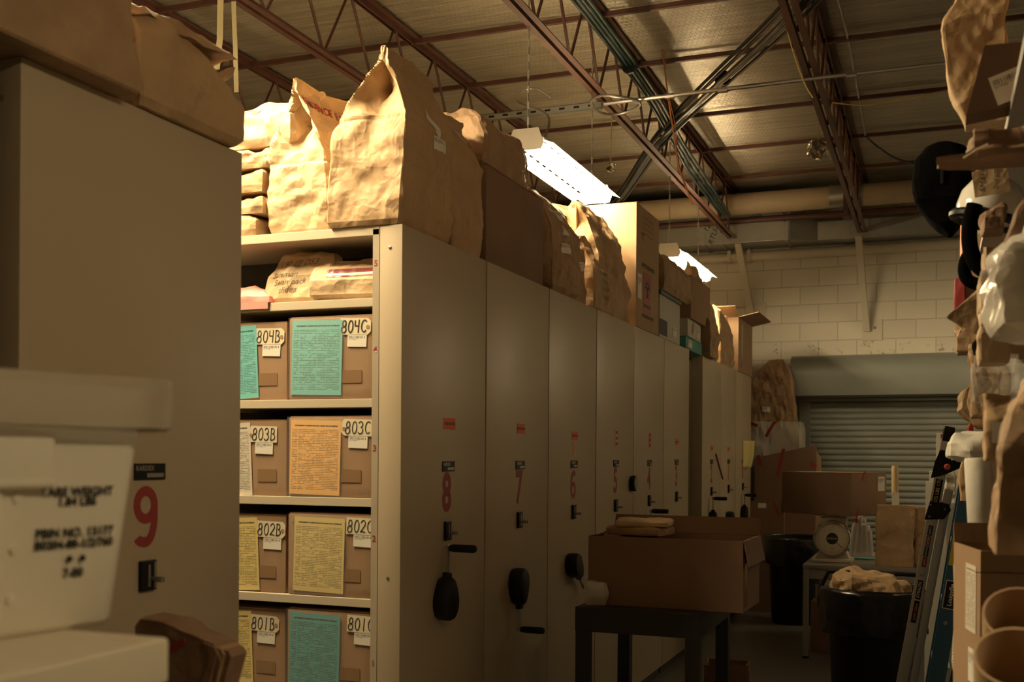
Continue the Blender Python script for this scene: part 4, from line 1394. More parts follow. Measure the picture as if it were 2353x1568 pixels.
# ---- unit 7
ya, yb = AY(1121) + 0.01, AY(1254)
carton('cardboard_box', 'tall plain cardboard box on unit 7 under a rounded paper bag', (-2.06, (ya + yb) / 2, T), 0, 0.48, yb - ya, 0.43, 'card_shaded')
bag('paper_bag', 'rounded paper bag slumped on the tall plain box of unit 7', pillow(0.60, 0.46, 0.27), 66, (-2.08, (ya + yb) / 2 - 0.04, T + 0.436), H90, 'kraft2', 0.014)
y = AY(1268)
carton('cardboard_box', 'grey brown box end peeping up behind the tall plain box', (-2.22, y + 0.02, T), 0, 0.5, 0.20, 0.56, 'cardl')
o = bag('paper_bag', 'paper bag with three small white labels down its side', [(0, 0, 0, 0, 0.40, 0.22, 0), (0.08, 0, 0, 0.03, 0.42, 0.26, 0), (0.6, 0, 0, 0.33, 0.44, 0.25, 0.03), (0.85, -0.02, 0.01, 0.48, 0.38, 0.12, 0.2), (1, -0.06, 0.02, 0.53, 0.30, 0.03, 0.1)], 67, (-1.935, AY(1298) + 0.03, T), H90, 'kraft2', 0.014)
for (x, z_, w_, h_) in ((0.00, 0.42, 0.13, 0.055), (-0.01, 0.34, 0.10, 0.045), (0.0, 0.25, 0.12, 0.05)):
    decal(o, 'white_label', 'barcode', (x, -0.25, z_), FY, w_, h_, off=0.003, rot=0.08)
# ---- unit 6
o = bag('paper_bag', 'shorter paper bag with handwriting, in front on unit 6', gable(0.40, 0.20, 0.42, sh=0.55, top=0.02, pinch=0.4), 68, (-1.90, AY(1386), T), H90, 'kraft', 0.012)
for k in range(5):
    decal(o, 'pencil_writing', 'pencil', (-0.02 + 0.01 * k, -0.2, 0.27 - 0.045 * k), FY, 0, 0, off=0.0015, textmb=text_bm(('Bradford', 'dep. items', 'shirts x2', '10-4 lab', 'hold')[k], 0.04, shear=0.3))
o = bag('paper_bag', 'paper bag with a shiny taped top and label, left of the handwritten bag', gable(0.30, 0.24, 0.50, sh=0.6, top=0.02, pinch=0.4), 69, (-1.95, AY(1340) - 0.02, T), H90, 'kraft2', 0.014)
decal(o, 'white_label', 'barcode', (0.0, -0.25, 0.20), FY, 0.10, 0.05, off=0.003, rot=0.1)
decal(o, 'clear_tape', 'tapec', (0.02, -0.2, 0.36), FY, 0.16, 0.06, off=0.003)
o = bag('paper_bag', 'tall open topped paper bag in front of the biohazard box', [(0, 0, 0, 0, 0.60, 0.34, 0), (0.1, 0, 0, 0.05, 0.62, 0.36, 0), (0.6, 0, 0, 0.36, 0.62, 0.34, 0.05), (0.85, 0.0, 0.02, 0.55, 0.62, 0.24, 0.25), (1, -0.02, 0.05, 0.66, 0.60, 0.16, 0.3)], 70, (-2.00, AY(1425) - 0.06, T), H90, 'kraft', 0.016, mouth=True, n=100)
# ---- unit 5: the biohazard carton
ya, yb = AY(1459), AY(1511)
bio = carton('biohazard_box', 'tall upright biohazard waste carton towering over unit 5', (-2.02, (ya + yb) / 2, T), 0, 0.44, yb - ya, 0.80, 'cardl')
c = 0.2205
quad(bio, 'biohazard_panel', 0.20, 0.26, 'redtape', (c, -0.02, 0.25), FX, th=0.001)
mb = MB()
for k in range(3):
    a = math.radians(90 + 120 * k)
    cx, cy = 0.030 * math.cos(a), 0.030 * math.sin(a)
    pts = arc(cx, cy, 0.034, 0.034, math.degrees(a) + 50, math.degrees(a) + 310, 20)
    for i, (p, q) in enumerate(zip(pts[:-1], pts[1:])):
        ri = 0.76
        mb.face([(p[0], p[1], 0), (q[0], q[1], 0), (cx + (q[0] - cx) * ri, cy + (q[1] - cy) * ri, 0), (cx + (p[0] - cx) * ri, cy + (p[1] - cy) * ri, 0)])
pts = arc(0, 0, 0.036, 0.036, 0, 360, 30)
for p, q in zip(pts[:-1], pts[1:]):
    mb.face([(p[0], p[1], 0), (q[0], q[1], 0), (q[0] * 0.8, q[1] * 0.8, 0), (p[0] * 0.8, p[1] * 0.8, 0)])
bmesh.ops.scale(mb.bm, vec=(1.3, 1.3, 1), verts=mb.bm.verts[:])
bmesh.ops.transform(mb.bm, matrix=frame_m((c + 0.0016, -0.02, 0.275), *FX), verts=mb.bm.verts[:])
mb.build('biohazard_symbol', 'ink', bio)
text(bio, 'printed_lettering', 'BIOHAZARD', 0.030, 'ink', (c + 0.0016, -0.02, 0.16), FX, bold=0.0008)
text(bio, 'printed_lettering', 'INFECTIOUS WASTE', 0.038, 'ink', (c + 0.0006, 0.0, 0.42), FX, bold=0.0012)
text(bio, 'printed_lettering', 'BIOHAZARD WASTE', 0.034, 'ink', (c + 0.0006, 0.0, 0.09), FX, bold=0.0006)
for k in range(4):
    text(bio, 'printed_lettering', 'keep upright do not open seal lid', 0.022, 'pencil', (c + 0.0006, 0.0, 0.74 - 0.035 * k), FX)
quad(bio, 'white_label', 0.10, 0.16, 'barcode', (c, -0.22, 0.27), FX)
text(bio, 'upright_arrows', 'TT', 0.07, 'ink', (c + 0.0006, -0.15, 0.60), FX)
# ---- unit 4 / 3
yc = AY(1538)
bx = carton('printed_carton', 'grey printed carton with barcode beside the biohazard box', (-2.00, yc, T), 0, 0.40, AY(1562) - AY(1516), 0.30, 'plain')
mb = MB(); mb.box(0.2005, -0.32, 0.02, 0.2015, -0.10, 0.13); mb.build('barcode_block', 'ink', bx)
quad(bx, 'white_label', 0.12, 0.07, 'barcode', (0.2012, 0.14, 0.08), FX)
mb = MB(); mb.box(-2.22, yc - 0.33, T + 0.302, -1.79, yc + 0.33, T + 0.33, 0.004)
tag(mb.build('carton_lid', 'green'), 'dark green lid lying on the grey printed carton', 'lid')
bag('wrapped_parcel', 'shiny taped brown parcel on top of the grey printed carton', [(0, 0, 0, 0, 0.82, 0.40, 0), (0.15, 0, 0, 0.04, 0.86, 0.44, 0), (0.7, 0, 0, 0.20, 0.86, 0.42, 0), (0.9, 0, 0, 0.28, 0.80, 0.30, 0), (1, 0, 0, 0.30, 0.70, 0.2, 0)], 76, (-1.99, yc + 0.15, T + 0.335), H90, 'kraft2', 0.012, cat='parcel')
ya, yb = AY(1567) + 0.01, AY(1622)
b1_ = carton('flat_carton', 'flat teal carton lying on the gap end of unit 3', (-1.99, (ya + yb) / 2, T), 0, 0.36, 0.62, 0.10, 'greenb')
quad(b1_, 'white_label', 0.14, 0.06, 'barcode', (0.1815, -0.16, 0.05), FX)
b2_ = carton('flat_carton', 'white flat carton with a red patch, stacked on the teal one', (-1.99, (ya + yb) / 2 - 0.02, T + 0.101), 0.03, 0.37, 0.60, 0.14, 'plain')
quad(b2_, 'red_patch', 0.10, 0.06, 'redtape', (0.187, -0.08, 0.08), FX, rot=0.6)
quad(b2_, 'white_label', 0.12, 0.08, 'barcode', (0.187, 0.17, 0.06), FX)
carton('cardboard_box', 'brown box with a pale lit end, resting on the flat cartons', (-2.0, (ya + yb) / 2 + 0.16, T + 0.247), 0, 0.42, 0.78, 0.34, 'card')
# ---- unit 2, 1, 0
y2 = 9.05
bag('paper_bag', 'tall paper bag with a raised flap leaning over unit 2', [(0, 0, 0, 0, 0.62, 0.26, 0), (0.1, 0, 0, 0.04, 0.66, 0.28, 0), (0.5, -0.05, 0, 0.38, 0.62, 0.26, 0.02), (0.8, -0.18, 0, 0.62, 0.36, 0.12, 0.1), (1, -0.22, 0.0, 0.80, 0.30, 0.02, 0)], 77, (-1.95, y2 + 0.42, T), H90, 'kraft', 0.016)
bag('paper_bag', 'smaller crumpled paper bag low in front of the leaning bag', pillow(0.34, 0.14, 0.34), 78, (-1.715 - 0.1, y2 + 0.22, T), H90, 'kraft2', 0.012, n=60, lev=30)
bag('paper_bag', 'rounded paper bag wrapped in polythene, last before the far end box', [(0, 0, 0, 0, 0.66, 0.30, 0), (0.1, 0, 0, 0.04, 0.70, 0.32, 0), (0.6, 0, 0, 0.32, 0.68, 0.30, 0.02), (0.85, 0, 0, 0.50, 0.5, 0.2, 0), (1, -0.05, 0, 0.56, 0.24, 0.06, 0)], 79, (-1.96, 10.22, T), H90, 'kraft', 0.016)
ya, yb = 10.72, 11.58
fb = carton('cardboard_box', 'open topped cardboard box at the far end of the row, over unit 0', (-2.03, (ya + yb) / 2, T), 0, 0.48, yb - ya, 0.52, 'card', open_top=True, flaps=(('+x', 12, 0.20), ('-y', 22, 0.22)))
quad(fb, 'tape_strip', 0.10, 0.42, 'tapeb', (0.2405, -0.22, 0.26), FX)
bag('crumpled_paper', 'crumpled dark paper lolling out of the far open box', pillow(0.42, 0.42, 0.16), 80, (-2.03, 11.14, T + 0.42), 0, 'kraft2', 0.02, n=50, lev=20, cat='paper')
# ================================================================== left foreground
cx1 = -0.85
cy1 = 1.075
CZ = 1.33
fc = thing('filing_cabinet', 'cream steel filing cabinet with a plastic tub on it, close at the left', 'filing cabinet', (cx1, cy1, 0))
CL = 0.62
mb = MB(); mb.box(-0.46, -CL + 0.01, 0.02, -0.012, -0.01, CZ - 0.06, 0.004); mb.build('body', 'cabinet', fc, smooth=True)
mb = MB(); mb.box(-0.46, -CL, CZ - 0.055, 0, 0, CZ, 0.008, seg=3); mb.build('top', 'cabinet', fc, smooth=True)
for k in range(4):
    z0 = 0.06 + k * 0.30
    mb = MB(); mb.box(-0.012, -CL + 0.03, z0, 0.004, -0.035, z0 + 0.285, 0.004); d_ = mb.build('drawer', 'cabinet', fc, smooth=True)
    mb = MB(); mb.box(0.004, -CL / 2 - 0.07, z0 + 0.19, 0.026, -CL / 2 + 0.05, z0 + 0.205, 0.003); mb.build('handle', 'steel', d_)
    mb = MB(); mb.box(0.0035, -CL / 2 - 0.05, z0 + 0.225, 0.006, -CL / 2 + 0.03, z0 + 0.262, 0.001); mb.build('card_holder', 'steel', d_)
mb = MB(); mb.box(-0.02, -CL + 0.02, CZ - 0.072, -0.008, -0.02, CZ - 0.056); mb.build('gap_shade_strip', 'inner', fc)  # dark strip standing in for the shade under the top's rim

# the tub: tapered walls, wide rim skirt, recessed handle, ribs
tb = thing('plastic_tub', 'big milky plastic tub printed with its tare weight, on the filing cabinet', 'storage tub', (0, 0, 0))
bc = P(276, 1430, Z=CZ + 0.001)          # far bottom corner of the face we see
ang = math.radians(-12.0)                # the tub stands slightly askew
tb.location = (bc.x, bc.y, CZ + 0.001)
tb.rotation_euler = (0, 0, ang)
# local: +x out of the printed face, the face runs along -y from the corner at the origin
TL, TW, THt = 0.52, 0.34, 0.312
def tub_ring(z, out):
    r = 0.03
    pts = []
    for (cx_, cy_, a0) in ((out - r, out - r, 0), (-TW - out + r, out - r, 90), (-TW - out + r, -TL - out + r, 180), (out - r, -TL - out + r, 270)):
        for i in range(7):
            a = math.radians(a0 + i * 15)
            pts.append((cx_ + r * math.cos(a), cy_ + r * math.sin(a), z))
    return pts
def rings_to(mb, rings, close=None):
    vr = [[mb.bm.verts.new(p) for p in r] for r in rings]
    n = len(vr[0])
    for a, b in zip(vr[:-1], vr[1:]):
        for i in range(n):
            mb.bm.faces.new((a[i], a[(i + 1) % n], b[(i + 1) % n], b[i]))
    if close == 'bottom':
        mb.bm.faces.new(vr[0][::-1])
    return vr
mb = MB()
rings_to(mb, [tub_ring(0.0, -0.006), tub_ring(0.008, 0.0), tub_ring(0.14, 0.012), tub_ring(0.285, 0.026), tub_ring(0.30, 0.028)], 'bottom')
rings_to(mb, [tub_ring(0.30, 0.0245), tub_ring(0.14, 0.0085), tub_ring(0.008, -0.004)], None)
mb.build('tub_wall', 'bin', tb, smooth=True, angle=50)
mb = MB()
rr = [tub_ring(0.245, 0.047), tub_ring(0.25, 0.053), tub_ring(0.305, 0.053), tub_ring(0.312, 0.050), tub_ring(0.312, 0.028), tub_ring(0.30, 0.026)]
rr[0] = [(x, y_, z_) if y_ > -0.13 or x < -0.2 else (x, y_, z_ + 0.03) for (x, y_, z_) in rr[0]]
rings_to(mb, rr)
mb.build('rim_skirt', 'binrim', tb, smooth=True, angle=50)
mb = MB(); mb.box(0.020, -0.62 + 0.1, 0.175, 0.032, -0.115, 0.25, 0.008, seg=3); mb.build('handle_recess', 'bin', tb, smooth=True)
for yy in (-0.19, -0.42):
    mb = MB(); mb.box(0.004, yy, 0.02, 0.022, yy + 0.014, 0.185, 0.005); mb.build('rib', 'bin', tb, smooth=True)
mb = MB(); mb.box(0.010, -0.52, 0.178, 0.033, -0.115, 0.188, 0.004); mb.build('rib', 'bin', tb, smooth=True)
tilt_f = ((0, 1, 0), (0.09, 0, 0.996))
for (s, sz, z_) in (('TARE WEIGHT', 0.0155, 0.170), ('1.84 LBS', 0.0155, 0.158), ('PBIN NO. 13177', 0.0155, 0.120), ('B0204-88-1/2/760', 0.0150, 0.106), ('7-80', 0.0155, 0.070)):
    xo = 0.0004 + 0.012 * z_ / 0.14 + 0.0016
    text(tb, 'printed_lettering', s, sz, 'ink', (xo, -0.075, z_), tilt_f, bold=0.0006)
for yy in (-0.082, -0.064):
    mb = MB(); mb.lathe([(0.0042, 0), (0.0042, 0.0012)], 12, frame_m((0.0105, yy, 0.088), *tilt_f)); mb.build('printed_dot', 'ink', tb)
for yy in (-0.155, -0.225, -0.30):
    for zz_ in (0.045, 0.105, 0.165):
        mb = MB(); mb.lathe([(0.007, -0.004), (0.006, 0.0015), (0.003, 0.0022)], 12, frame_m((0.012 * zz_ / 0.14 + 0.001, yy, zz_), *tilt_f)); mb.build('moulded_stud', 'bin', tb, smooth=True)

# folded bag on a tall box behind the cabinet
FBX = P(405, 1500, Y=1.66).x
carton('cardboard_box', 'cardboard box under the folded paper bag, behind the filing cabinet', (FBX, 1.80, 0), 0.0, 0.30, 0.34, 0.98, 'card')
fo = P(420, 1500, Y=1.66)
t = thing('folded_paper_bag', 'dark brown folded paper bag behind the filing cabinet', 'paper bag', (fo.x, 1.66, 0.981))
def fpoly(pts):
    out = []
    for (a, b) in pts:
        q = P(a, b, Y=1.66)
        out.append((q.x - fo.x, max(q.z - 0.981, 0.0)))
    return out
mb = MB()
pg = fpoly([(300, 1640), (306, 1440), (320, 1421), (372, 1430), (432, 1456), (490, 1482), (505, 1520), (480, 1640)])
mb.prism(pg, -0.07, 0.0, M=frame_m((0, 0, 0), *FY))
bmesh.ops.triangulate(mb.bm, faces=mb.bm.faces[:])
bmesh.ops.subdivide_edges(mb.bm, edges=mb.bm.edges[:], cuts=3, use_grid_fill=True)
fn = creaser(82, f0=4, f1=14)
mb.bm.normal_update()
for v in mb.bm.verts:
    if v.co.z > 0.01:
        v.co += v.normal * fn(v.co) * 0.05
mb.build('bag_body', 'kraftd', t, smooth=True, angle=20)
for k, (dx, m) in enumerate(((0, 'kraftd'), (12, 'kraft2'), (24, 'kraftd'))):
    mb = MB()
    mb.prism(fpoly([(470 + dx, 1476 + dx * 0.5), (496 + dx, 1487 + dx * 0.5), (502 + dx, 1500 + dx * 0.5), (468 + dx, 1640), (440 + dx, 1640), (488 + dx, 1510 + dx * 0.4)]), -0.065 + 0.004 * k, 0.004 - 0.006 * k, M=frame_m((0, -0.002, 0), *FY))
    mb.build('folded_edge', m, t)
mb = MB(); mb.prism(fpoly([(398, 1478), (430, 1466), (432, 1476), (398, 1500)]), 0.004, 0.006, M=frame_m((0, -0.002, 0), *FY)); mb.build('red_tape', 'redtape', t)

# ================================================================== work cart with the long box
kz = 0.895
ca = thing('work_cart', 'dark olive steel work cart in the aisle under the long box', 'cart', (-1.18, 4.53, 0))
cw, cl = 0.54, 0.74
mb = MB(); mb.box(-cw / 2, 0, kz - 0.012, cw / 2, cl, kz, 0.003); mb.box(-cw / 2, 0, kz - 0.105, cw / 2, 0.012, kz - 0.012); mb.box(-cw / 2, cl - 0.012, kz - 0.105, cw / 2, cl, kz - 0.012)
mb.box(-cw / 2, 0.012, kz - 0.105, -cw / 2 + 0.012, cl - 0.012, kz - 0.012); mb.box(cw / 2 - 0.012, 0.012, kz - 0.105, cw / 2, cl - 0.012, kz - 0.012)
mb.build('top_tray', 'cart', ca)
for (x, y_) in ((-cw / 2, 0), (cw / 2 - 0.06, 0), (-cw / 2, cl - 0.06), (cw / 2 - 0.06, cl - 0.06)):
    mb = MB(); mb.box(x + 0.001, y_ + 0.001, 0.10, x + 0.06, y_ + 0.06, kz - 0.1055, 0.003); l_ = mb.build('leg', 'cartleg' if y_ > 0 else 'cart', ca)
    mb = MB(); mb.lathe([(0.045, -0.014), (0.045, 0.014)], 16, Matrix.Translation((x + 0.03, y_ + 0.03, 0.045)) @ Matrix.Rotation(PI / 2, 4, 'Y')); mb.box(x + 0.012, y_ + 0.012, 0.05, x + 0.048, y_ + 0.048, 0.10); mb.build('caster', 'black', l_)
xl, xr = P(1352, 1230, Y=4.62).x, P(1711, 1230, Y=4.62).x
ht = P(1500, 1238, Y=4.62).z - kz
lb = carton('long_box', 'long open topped cardboard box on the work cart', ((xl + xr) / 2, 4.62 + 0.20, kz + 0.001), -0.03, xr - xl, 0.38, ht, 'card_shaded', open_top=True, flaps=(('+x', -78, 0.11), ('+y', 72, 0.08)))
decal_y = -0.19
quad(lb, 'clear_tape', 0.05, ht * 0.9, 'tapec', ((xr - xl) / 2 + 0.001, -0.13, ht * 0.5), FX)
for k, (dx, dz, w_, d_, h_, m, lab, rz) in enumerate(((-0.20, 0.06, 0.30, 0.26, 0.29, 'kraftd', 'brown paper packet bulging from the left of the long box', 0.2), (-0.155, 0.352, 0.25, 0.20, 0.035, 'kraft2', 'folded brown packet lying on top in the long box', -0.15), (-0.14, 0.390, 0.24, 0.19, 0.028, 'kraftl', 'topmost pale folded packet in the long box', 0.12), (0.13, 0.06, 0.36, 0.28, 0.22, 'polym', 'clear plastic packet low in the right of the long box', 0.1))):
    bag('packet', lab, flatbag(w_, d_, h_), 84 + k, ((xl + xr) / 2 + dx, 4.83, kz + dz - 0.05), rz, m, 0.010, cat='packet', n=56, lev=18)
bag('plastic_packet', 'crumpled clear plastic on the left corner of the work cart', flatbag(0.09, 0.2, 0.10), 89, (-1.40, 4.70, kz + 0.001), 0.2, 'polym', 0.012, cat='plastic bag', n=40, lev=14)
o = bag('floor_bag', 'dark brown paper bag standing on the floor beyond the work cart', openbag(0.22, 0.16, 0.50), 90, (-0.985, 5.62, 0.001), 0.1, 'kraftd', 0.008, n=60, lev=24, mouth=True)
mb = MB(); mb.tube([(-0.03, -0.075, 0.47), (-0.035, -0.08, 0.54), (0.0, -0.075, 0.57)], 0.003, 6); mb.build('string', 'white', o)

# ================================================================== far end of the aisle
# leaning boards and the tall wrapped parcel
def board(name, lab, px0, px1, ytop0, ytop1, Y, m, lean, th=0.03, zb=0.0, cat='cardboard'):
    a, b = P(px0, ytop0, Y=Y), P(px1, ytop1, Y=Y)
    t = thing(name, lab, cat, ((a.x + b.x) / 2, Y, zb), 0)
    hw = (b.x - a.x) / 2
    mb = MB()
    q = [(-hw, 0), (hw, 0), (hw, b.z - zb), (-hw, a.z - zb)]
    M = Matrix.Rotation(lean, 4, 'X') @ Matrix.Rotation(PI / 2, 4, 'X')
    mb.prism(q, -th, 0, M=M)
    mb.build('board', m, t)
    return t, hw, (a.z + b.z) / 2 - zb, M


t, hw, hh, M = board('flat_carton_board', 'big flattened carton with red tape leaning by the shutter', 1732, 1874, 1052, 1022, 11.75, 'card_shaded', -0.05, 0.07)
for (x, z_, l_, r_) in ((-hw * 0.15, hh - 0.12, 0.30, -0.2), (-hw * 0.85, hh - 0.10, 0.12, 0.25), (hw * 0.9, hh - 0.14, 0.08, 1.0)):
    mb = MB(); mb.box(-0.018, -l_ / 2, 0, 0.018, l_ / 2, 0.001)
    bmesh.ops.transform(mb.bm, matrix=M @ Matrix.Translation((x, z_, 0.0005)) @ Matrix.Rotation(r_, 4, 'Z'), verts=mb.bm.verts[:])
    mb.build('red_tape', 'red', t)
mb = MB(); mb.prism([(hw, 0), (hw + 0.10, 0), (hw + 0.04, hh - 0.06), (hw, hh)], -0.07, -0.01, M=M); mb.build('side_flap', 'cardl', t)
t, hw, hh, M = board('flat_carton_board', 'smaller flat carton with a white label leaning at the end of unit 0', 1722, 1800, 1152, 1146, 11.1, 'card_shaded', -0.06, 0.06)
mb = MB(); mb.box(-0.04, -0.024, 0, 0.04, 0.024, 0.001); bmesh.ops.transform(mb.bm, matrix=M @ Matrix.Translation((-0.05, hh - 0.06, 0.0005)), verts=mb.bm.verts[:]); mb.build('white_label', 'white', t)
mb = MB(); mb.box(-0.012, -0.08, 0, 0.012, 0.08, 0.001); bmesh.ops.transform(mb.bm, matrix=M @ Matrix.Translation((0.09, hh - 0.09, 0.0005)) @ Matrix.Rotation(0.4, 4, 'Z'), verts=mb.bm.verts[:]); mb.build('red_tape', 'red', t)
mb = MB(); mb.box(0.14, hh - 0.13, -0.02, 0.165, hh + 0.01, 0.004, M=M); mb.build('green_edge', 'green', t)
a, b = P(1722, 840, Y=12.2), P(1838, 840, Y=12.2)
xw = (b.x - a.x)
wp = bag('wrapped_parcel', 'tall brown paper wrapped parcel with a bent over top beside the shutter hood', [(0, 0, 0, 0, xw, 0.26, 0), (0.1, 0, 0, 0.2, xw, 0.28, 0), (0.7, -0.02, 0, 1.9, xw * 0.92, 0.27, 0), (0.86, -0.03, 0, 2.28, xw * 0.82, 0.26, 0.02), (0.93, -0.02, 0.0, 2.46, xw * 0.70, 0.24, 0.0), (1, 0.02, 0, 2.60, xw * 0.26, 0.14, 0)], 91, ((a.x + b.x) / 2 + 0.02, 12.15, 0.001), 0, 'kraft2', 0.012, cat='parcel', n=90, lev=90)
decal(wp, 'white_label', 'barcode', (-0.08, -0.3, 2.06), FY, 0.085, 0.055, off=0.003)
ps = bag('polythene_wrap', None, [(0, 0, 0, 0, xw * 1.06, 0.34, 0), (0.2, 0, 0, 0.2, xw * 1.1, 0.36, 0), (0.8, 0, 0, 0.7, xw * 1.06, 0.35, 0), (1, -0.01, 0, 0.83, xw * 1.02, 0.34, 0)], 92, ((a.x + b.x) / 2 + 0.03, 12.15, 1.10), 0, 'polym', 0.010, cat=None, n=70, lev=30, mouth=False)
ps['label'] = 'clear polythene wrap'
ps.location = (0.01, 0, 1.10)
ps.parent = wp
for (x, z_, l_, r_) in ((-0.03, 0.76, 0.22, -0.5), (-0.22, 0.80, 0.10, 1.2)):
    decal(ps, 'red_tape', 'redtape', (x, -0.3, z_), FY, 0.03, l_, rot=r_, off=0.004)

# table with scale
tab = thing('table', 'grey laminate table carrying the dial scale at the end of the aisle', 'table', (-0.95, 8.70, 0))
tw, td, tz = 1.55, 1.35, 0.722
mb = MB(); mb.box(0, 0, tz - 0.03, tw, td, tz, 0.006); mb.build('table_top', 'table', tab, smooth=True)
mb = MB(); mb.box(0.03, 0.02, tz - 0.11, tw - 0.03, 0.04, tz - 0.03); mb.box(0.03, td - 0.04, tz - 0.11, tw - 0.03, td - 0.02, tz - 0.03); mb.box(0.03, 0.04, tz - 0.11, 0.05, td - 0.04, tz - 0.03); mb.box(tw - 0.05, 0.04, tz - 0.11, tw - 0.03, td - 0.04, tz - 0.03); mb.build('apron', 'table', tab)
for (x, y_) in ((0.0, 0.0), (tw - 0.05, 0.0), (0.0, td - 0.05), (tw - 0.05, td - 0.05)):
    mb = MB(); mb.box(x + 0.004, y_ + 0.004, 0.015, x + 0.046, y_ + 0.046, tz - 0.031, 0.004); l_ = mb.build('leg', 'table', tab)
    mb = MB(); mb.lathe([(0.026, 0), (0.026, 0.015)], 12, Matrix.Translation((x + 0.025, y_ + 0.025, 0))); mb.build('foot', 'black', l_)
sx_ = P(1912, 1285, Y=8.98)
sc = thing('dial_scale', 'cream mechanical dial scale with a chrome ring, on the table', 'scale', (sx_.x, 8.98, tz + 0.001))
mb = MB(); mb.box(-0.15, -0.05, 0, 0.15, 0.25, 0.025, 0.01); mb.prism([(-0.13, 0), (0.13, 0), (0.10, 0.06), (0.10, 0.325), (-0.10, 0.325), (-0.10, 0.06)], -0.20, -0.02, M=Matrix.Translation((0, 0, 0.024)) @ Matrix.Rotation(PI / 2, 4, 'X')); mb.build('housing', 'dial', sc, smooth=True)
Mf = frame_m((0, 0.015, 0.185), *FY)
mb = MB(); mb.lathe([(0.118, 0.0), (0.142, 0.0), (0.146, 0.02), (0.138, 0.04), (0.128, 0.042), (0.126, 0.032)], 40, Mf, caps=False); mb.build('chrome_ring', mat('chrome ring', (0.70, 0.66, 0.58), 0.12, 1.0), sc, smooth=True)
mb = MB(); mb.lathe([(0.128, 0.0), (0.128, 0.022)], 40, Mf); df = mb.build('dial_face', 'dial', sc)
mb = MB(); mb.lathe([(0.045, 0.022), (0.045, 0.0235)], 30, Mf); mb.build('dial_centre', 'ink', df)
text(df, 'dial_lettering', 'DETECTO', 0.017, 'dial', (0, 0.015 - 0.0240, 0.185), FY, bold=0.0004)
mb = MB()
for k in range(60):
    mb.box(-0.0008, 0.107 if k % 5 else 0.098, 0.022, 0.0008, 0.118, 0.0228, M=Mf @ Matrix.Rotation(2 * PI * k / 60, 4, 'Z'))
mb.build('dial_marks', 'ink', df)
mb = MB(); mb.box(-0.002, 0.03, 0.0236, 0.002, 0.105, 0.0246, M=Mf @ Matrix.Rotation(-2.3, 4, 'Z')); mb.build('pointer', 'red', df)
text(df, 'dial_lettering', '25 LBS', 0.012, 'ink', (0, 0.015 - 0.0228, 0.108), FY)
for k in range(8):
    a_ = 2 * PI * k / 8
    text(df, 'dial_number', str(k * 3), 0.013, 'ink', (0.088 * math.sin(a_), 0.015 - 0.0228, 0.185 + 0.088 * math.cos(a_)), FY)
mb = MB(); mb.box(-0.05, 0.06, 0.345, 0.05, 0.16, 0.362); mb.box(-0.16, 0.02, 0.362, 0.16, 0.24, 0.372, 0.003); mb.build('pan', 'steel', sc)
xl, xr = P(1799, 1100, Y=9.0).x, P(1952, 1100, Y=9.0).x
zb_ = tz + 0.3735
bw2 = 0.64
bxx = carton('cardboard_box', 'big brown cardboard box balanced on the dial scale', (sx_.x - 0.01, 9.20, zb_), -0.50, bw2, 0.50, 0.335, 'card_shaded', seam='x')
quad(bxx, 'shipping_label', 0.10, 0.115, 'barcode', (bw2 / 2 + 0.001, 0.17, 0.245), FX)
for (yy, zz_, r_) in ((-0.08, 0.31, -0.5), (-0.16, 0.02, -0.5)):
    quad(bxx, 'red_tape', 0.025, 0.08, 'redtape', (bw2 / 2 + 0.0008, yy, zz_), FX, rot=r_)
# paper bags on the table
def front_bag(name, lab, px0, px1, py0, py1, Y, d_, seed, m='kraft', mouth=True, **k):
    a, b = P(px0, py1, Y=Y), P(px1, py0, Y=Y)
    return bag(name, lab, openbag(b.x - a.x, d_, b.z - a.z), seed, ((a.x + b.x) / 2, Y + d_ / 2, a.z), 0, m, 0.008, mouth=mouth, n=80, lev=40, **k)


o = bag('paper_bag', 'upright open paper bag with a clear tape seam, left of two on the table', openbag(0.27, 0.20, 0.46), 93, (-0.285, 8.87, tz + 0.001), 0.05, 'kraft', 0.007, mouth=True, n=84, lev=44)
decal(o, 'clear_tape', 'tapec', (0.10, -0.2, 0.26), FY, 0.035, 0.36, off=0.003, ny=16, nx=3, rot=0.08)
bag('paper_bag', 'upright open paper bag, right of two on the table, half behind the ladder', openbag(0.26, 0.22, 0.45), 94, (-0.005, 8.92, tz + 0.001), -0.08, 'kraft2', 0.010, mouth=True, n=80, lev=40)
mb = MB(); mb.prism([(-0.07, -0.03), (0.04, -0.05), (0.09, -0.02), (0.10, 0.05), (0.0, 0.06), (-0.05, 0.03)], 0, 0.012); o = mb.build('cleaning_cloth', 'glove'); o.location = (P(1985, 1286, Z=tz).x, P(1985, 1286, Z=tz).y - 0.02, tz + 0.001); tag(o, 'turquoise cloth lying on the table in front of the scale', 'cloth')
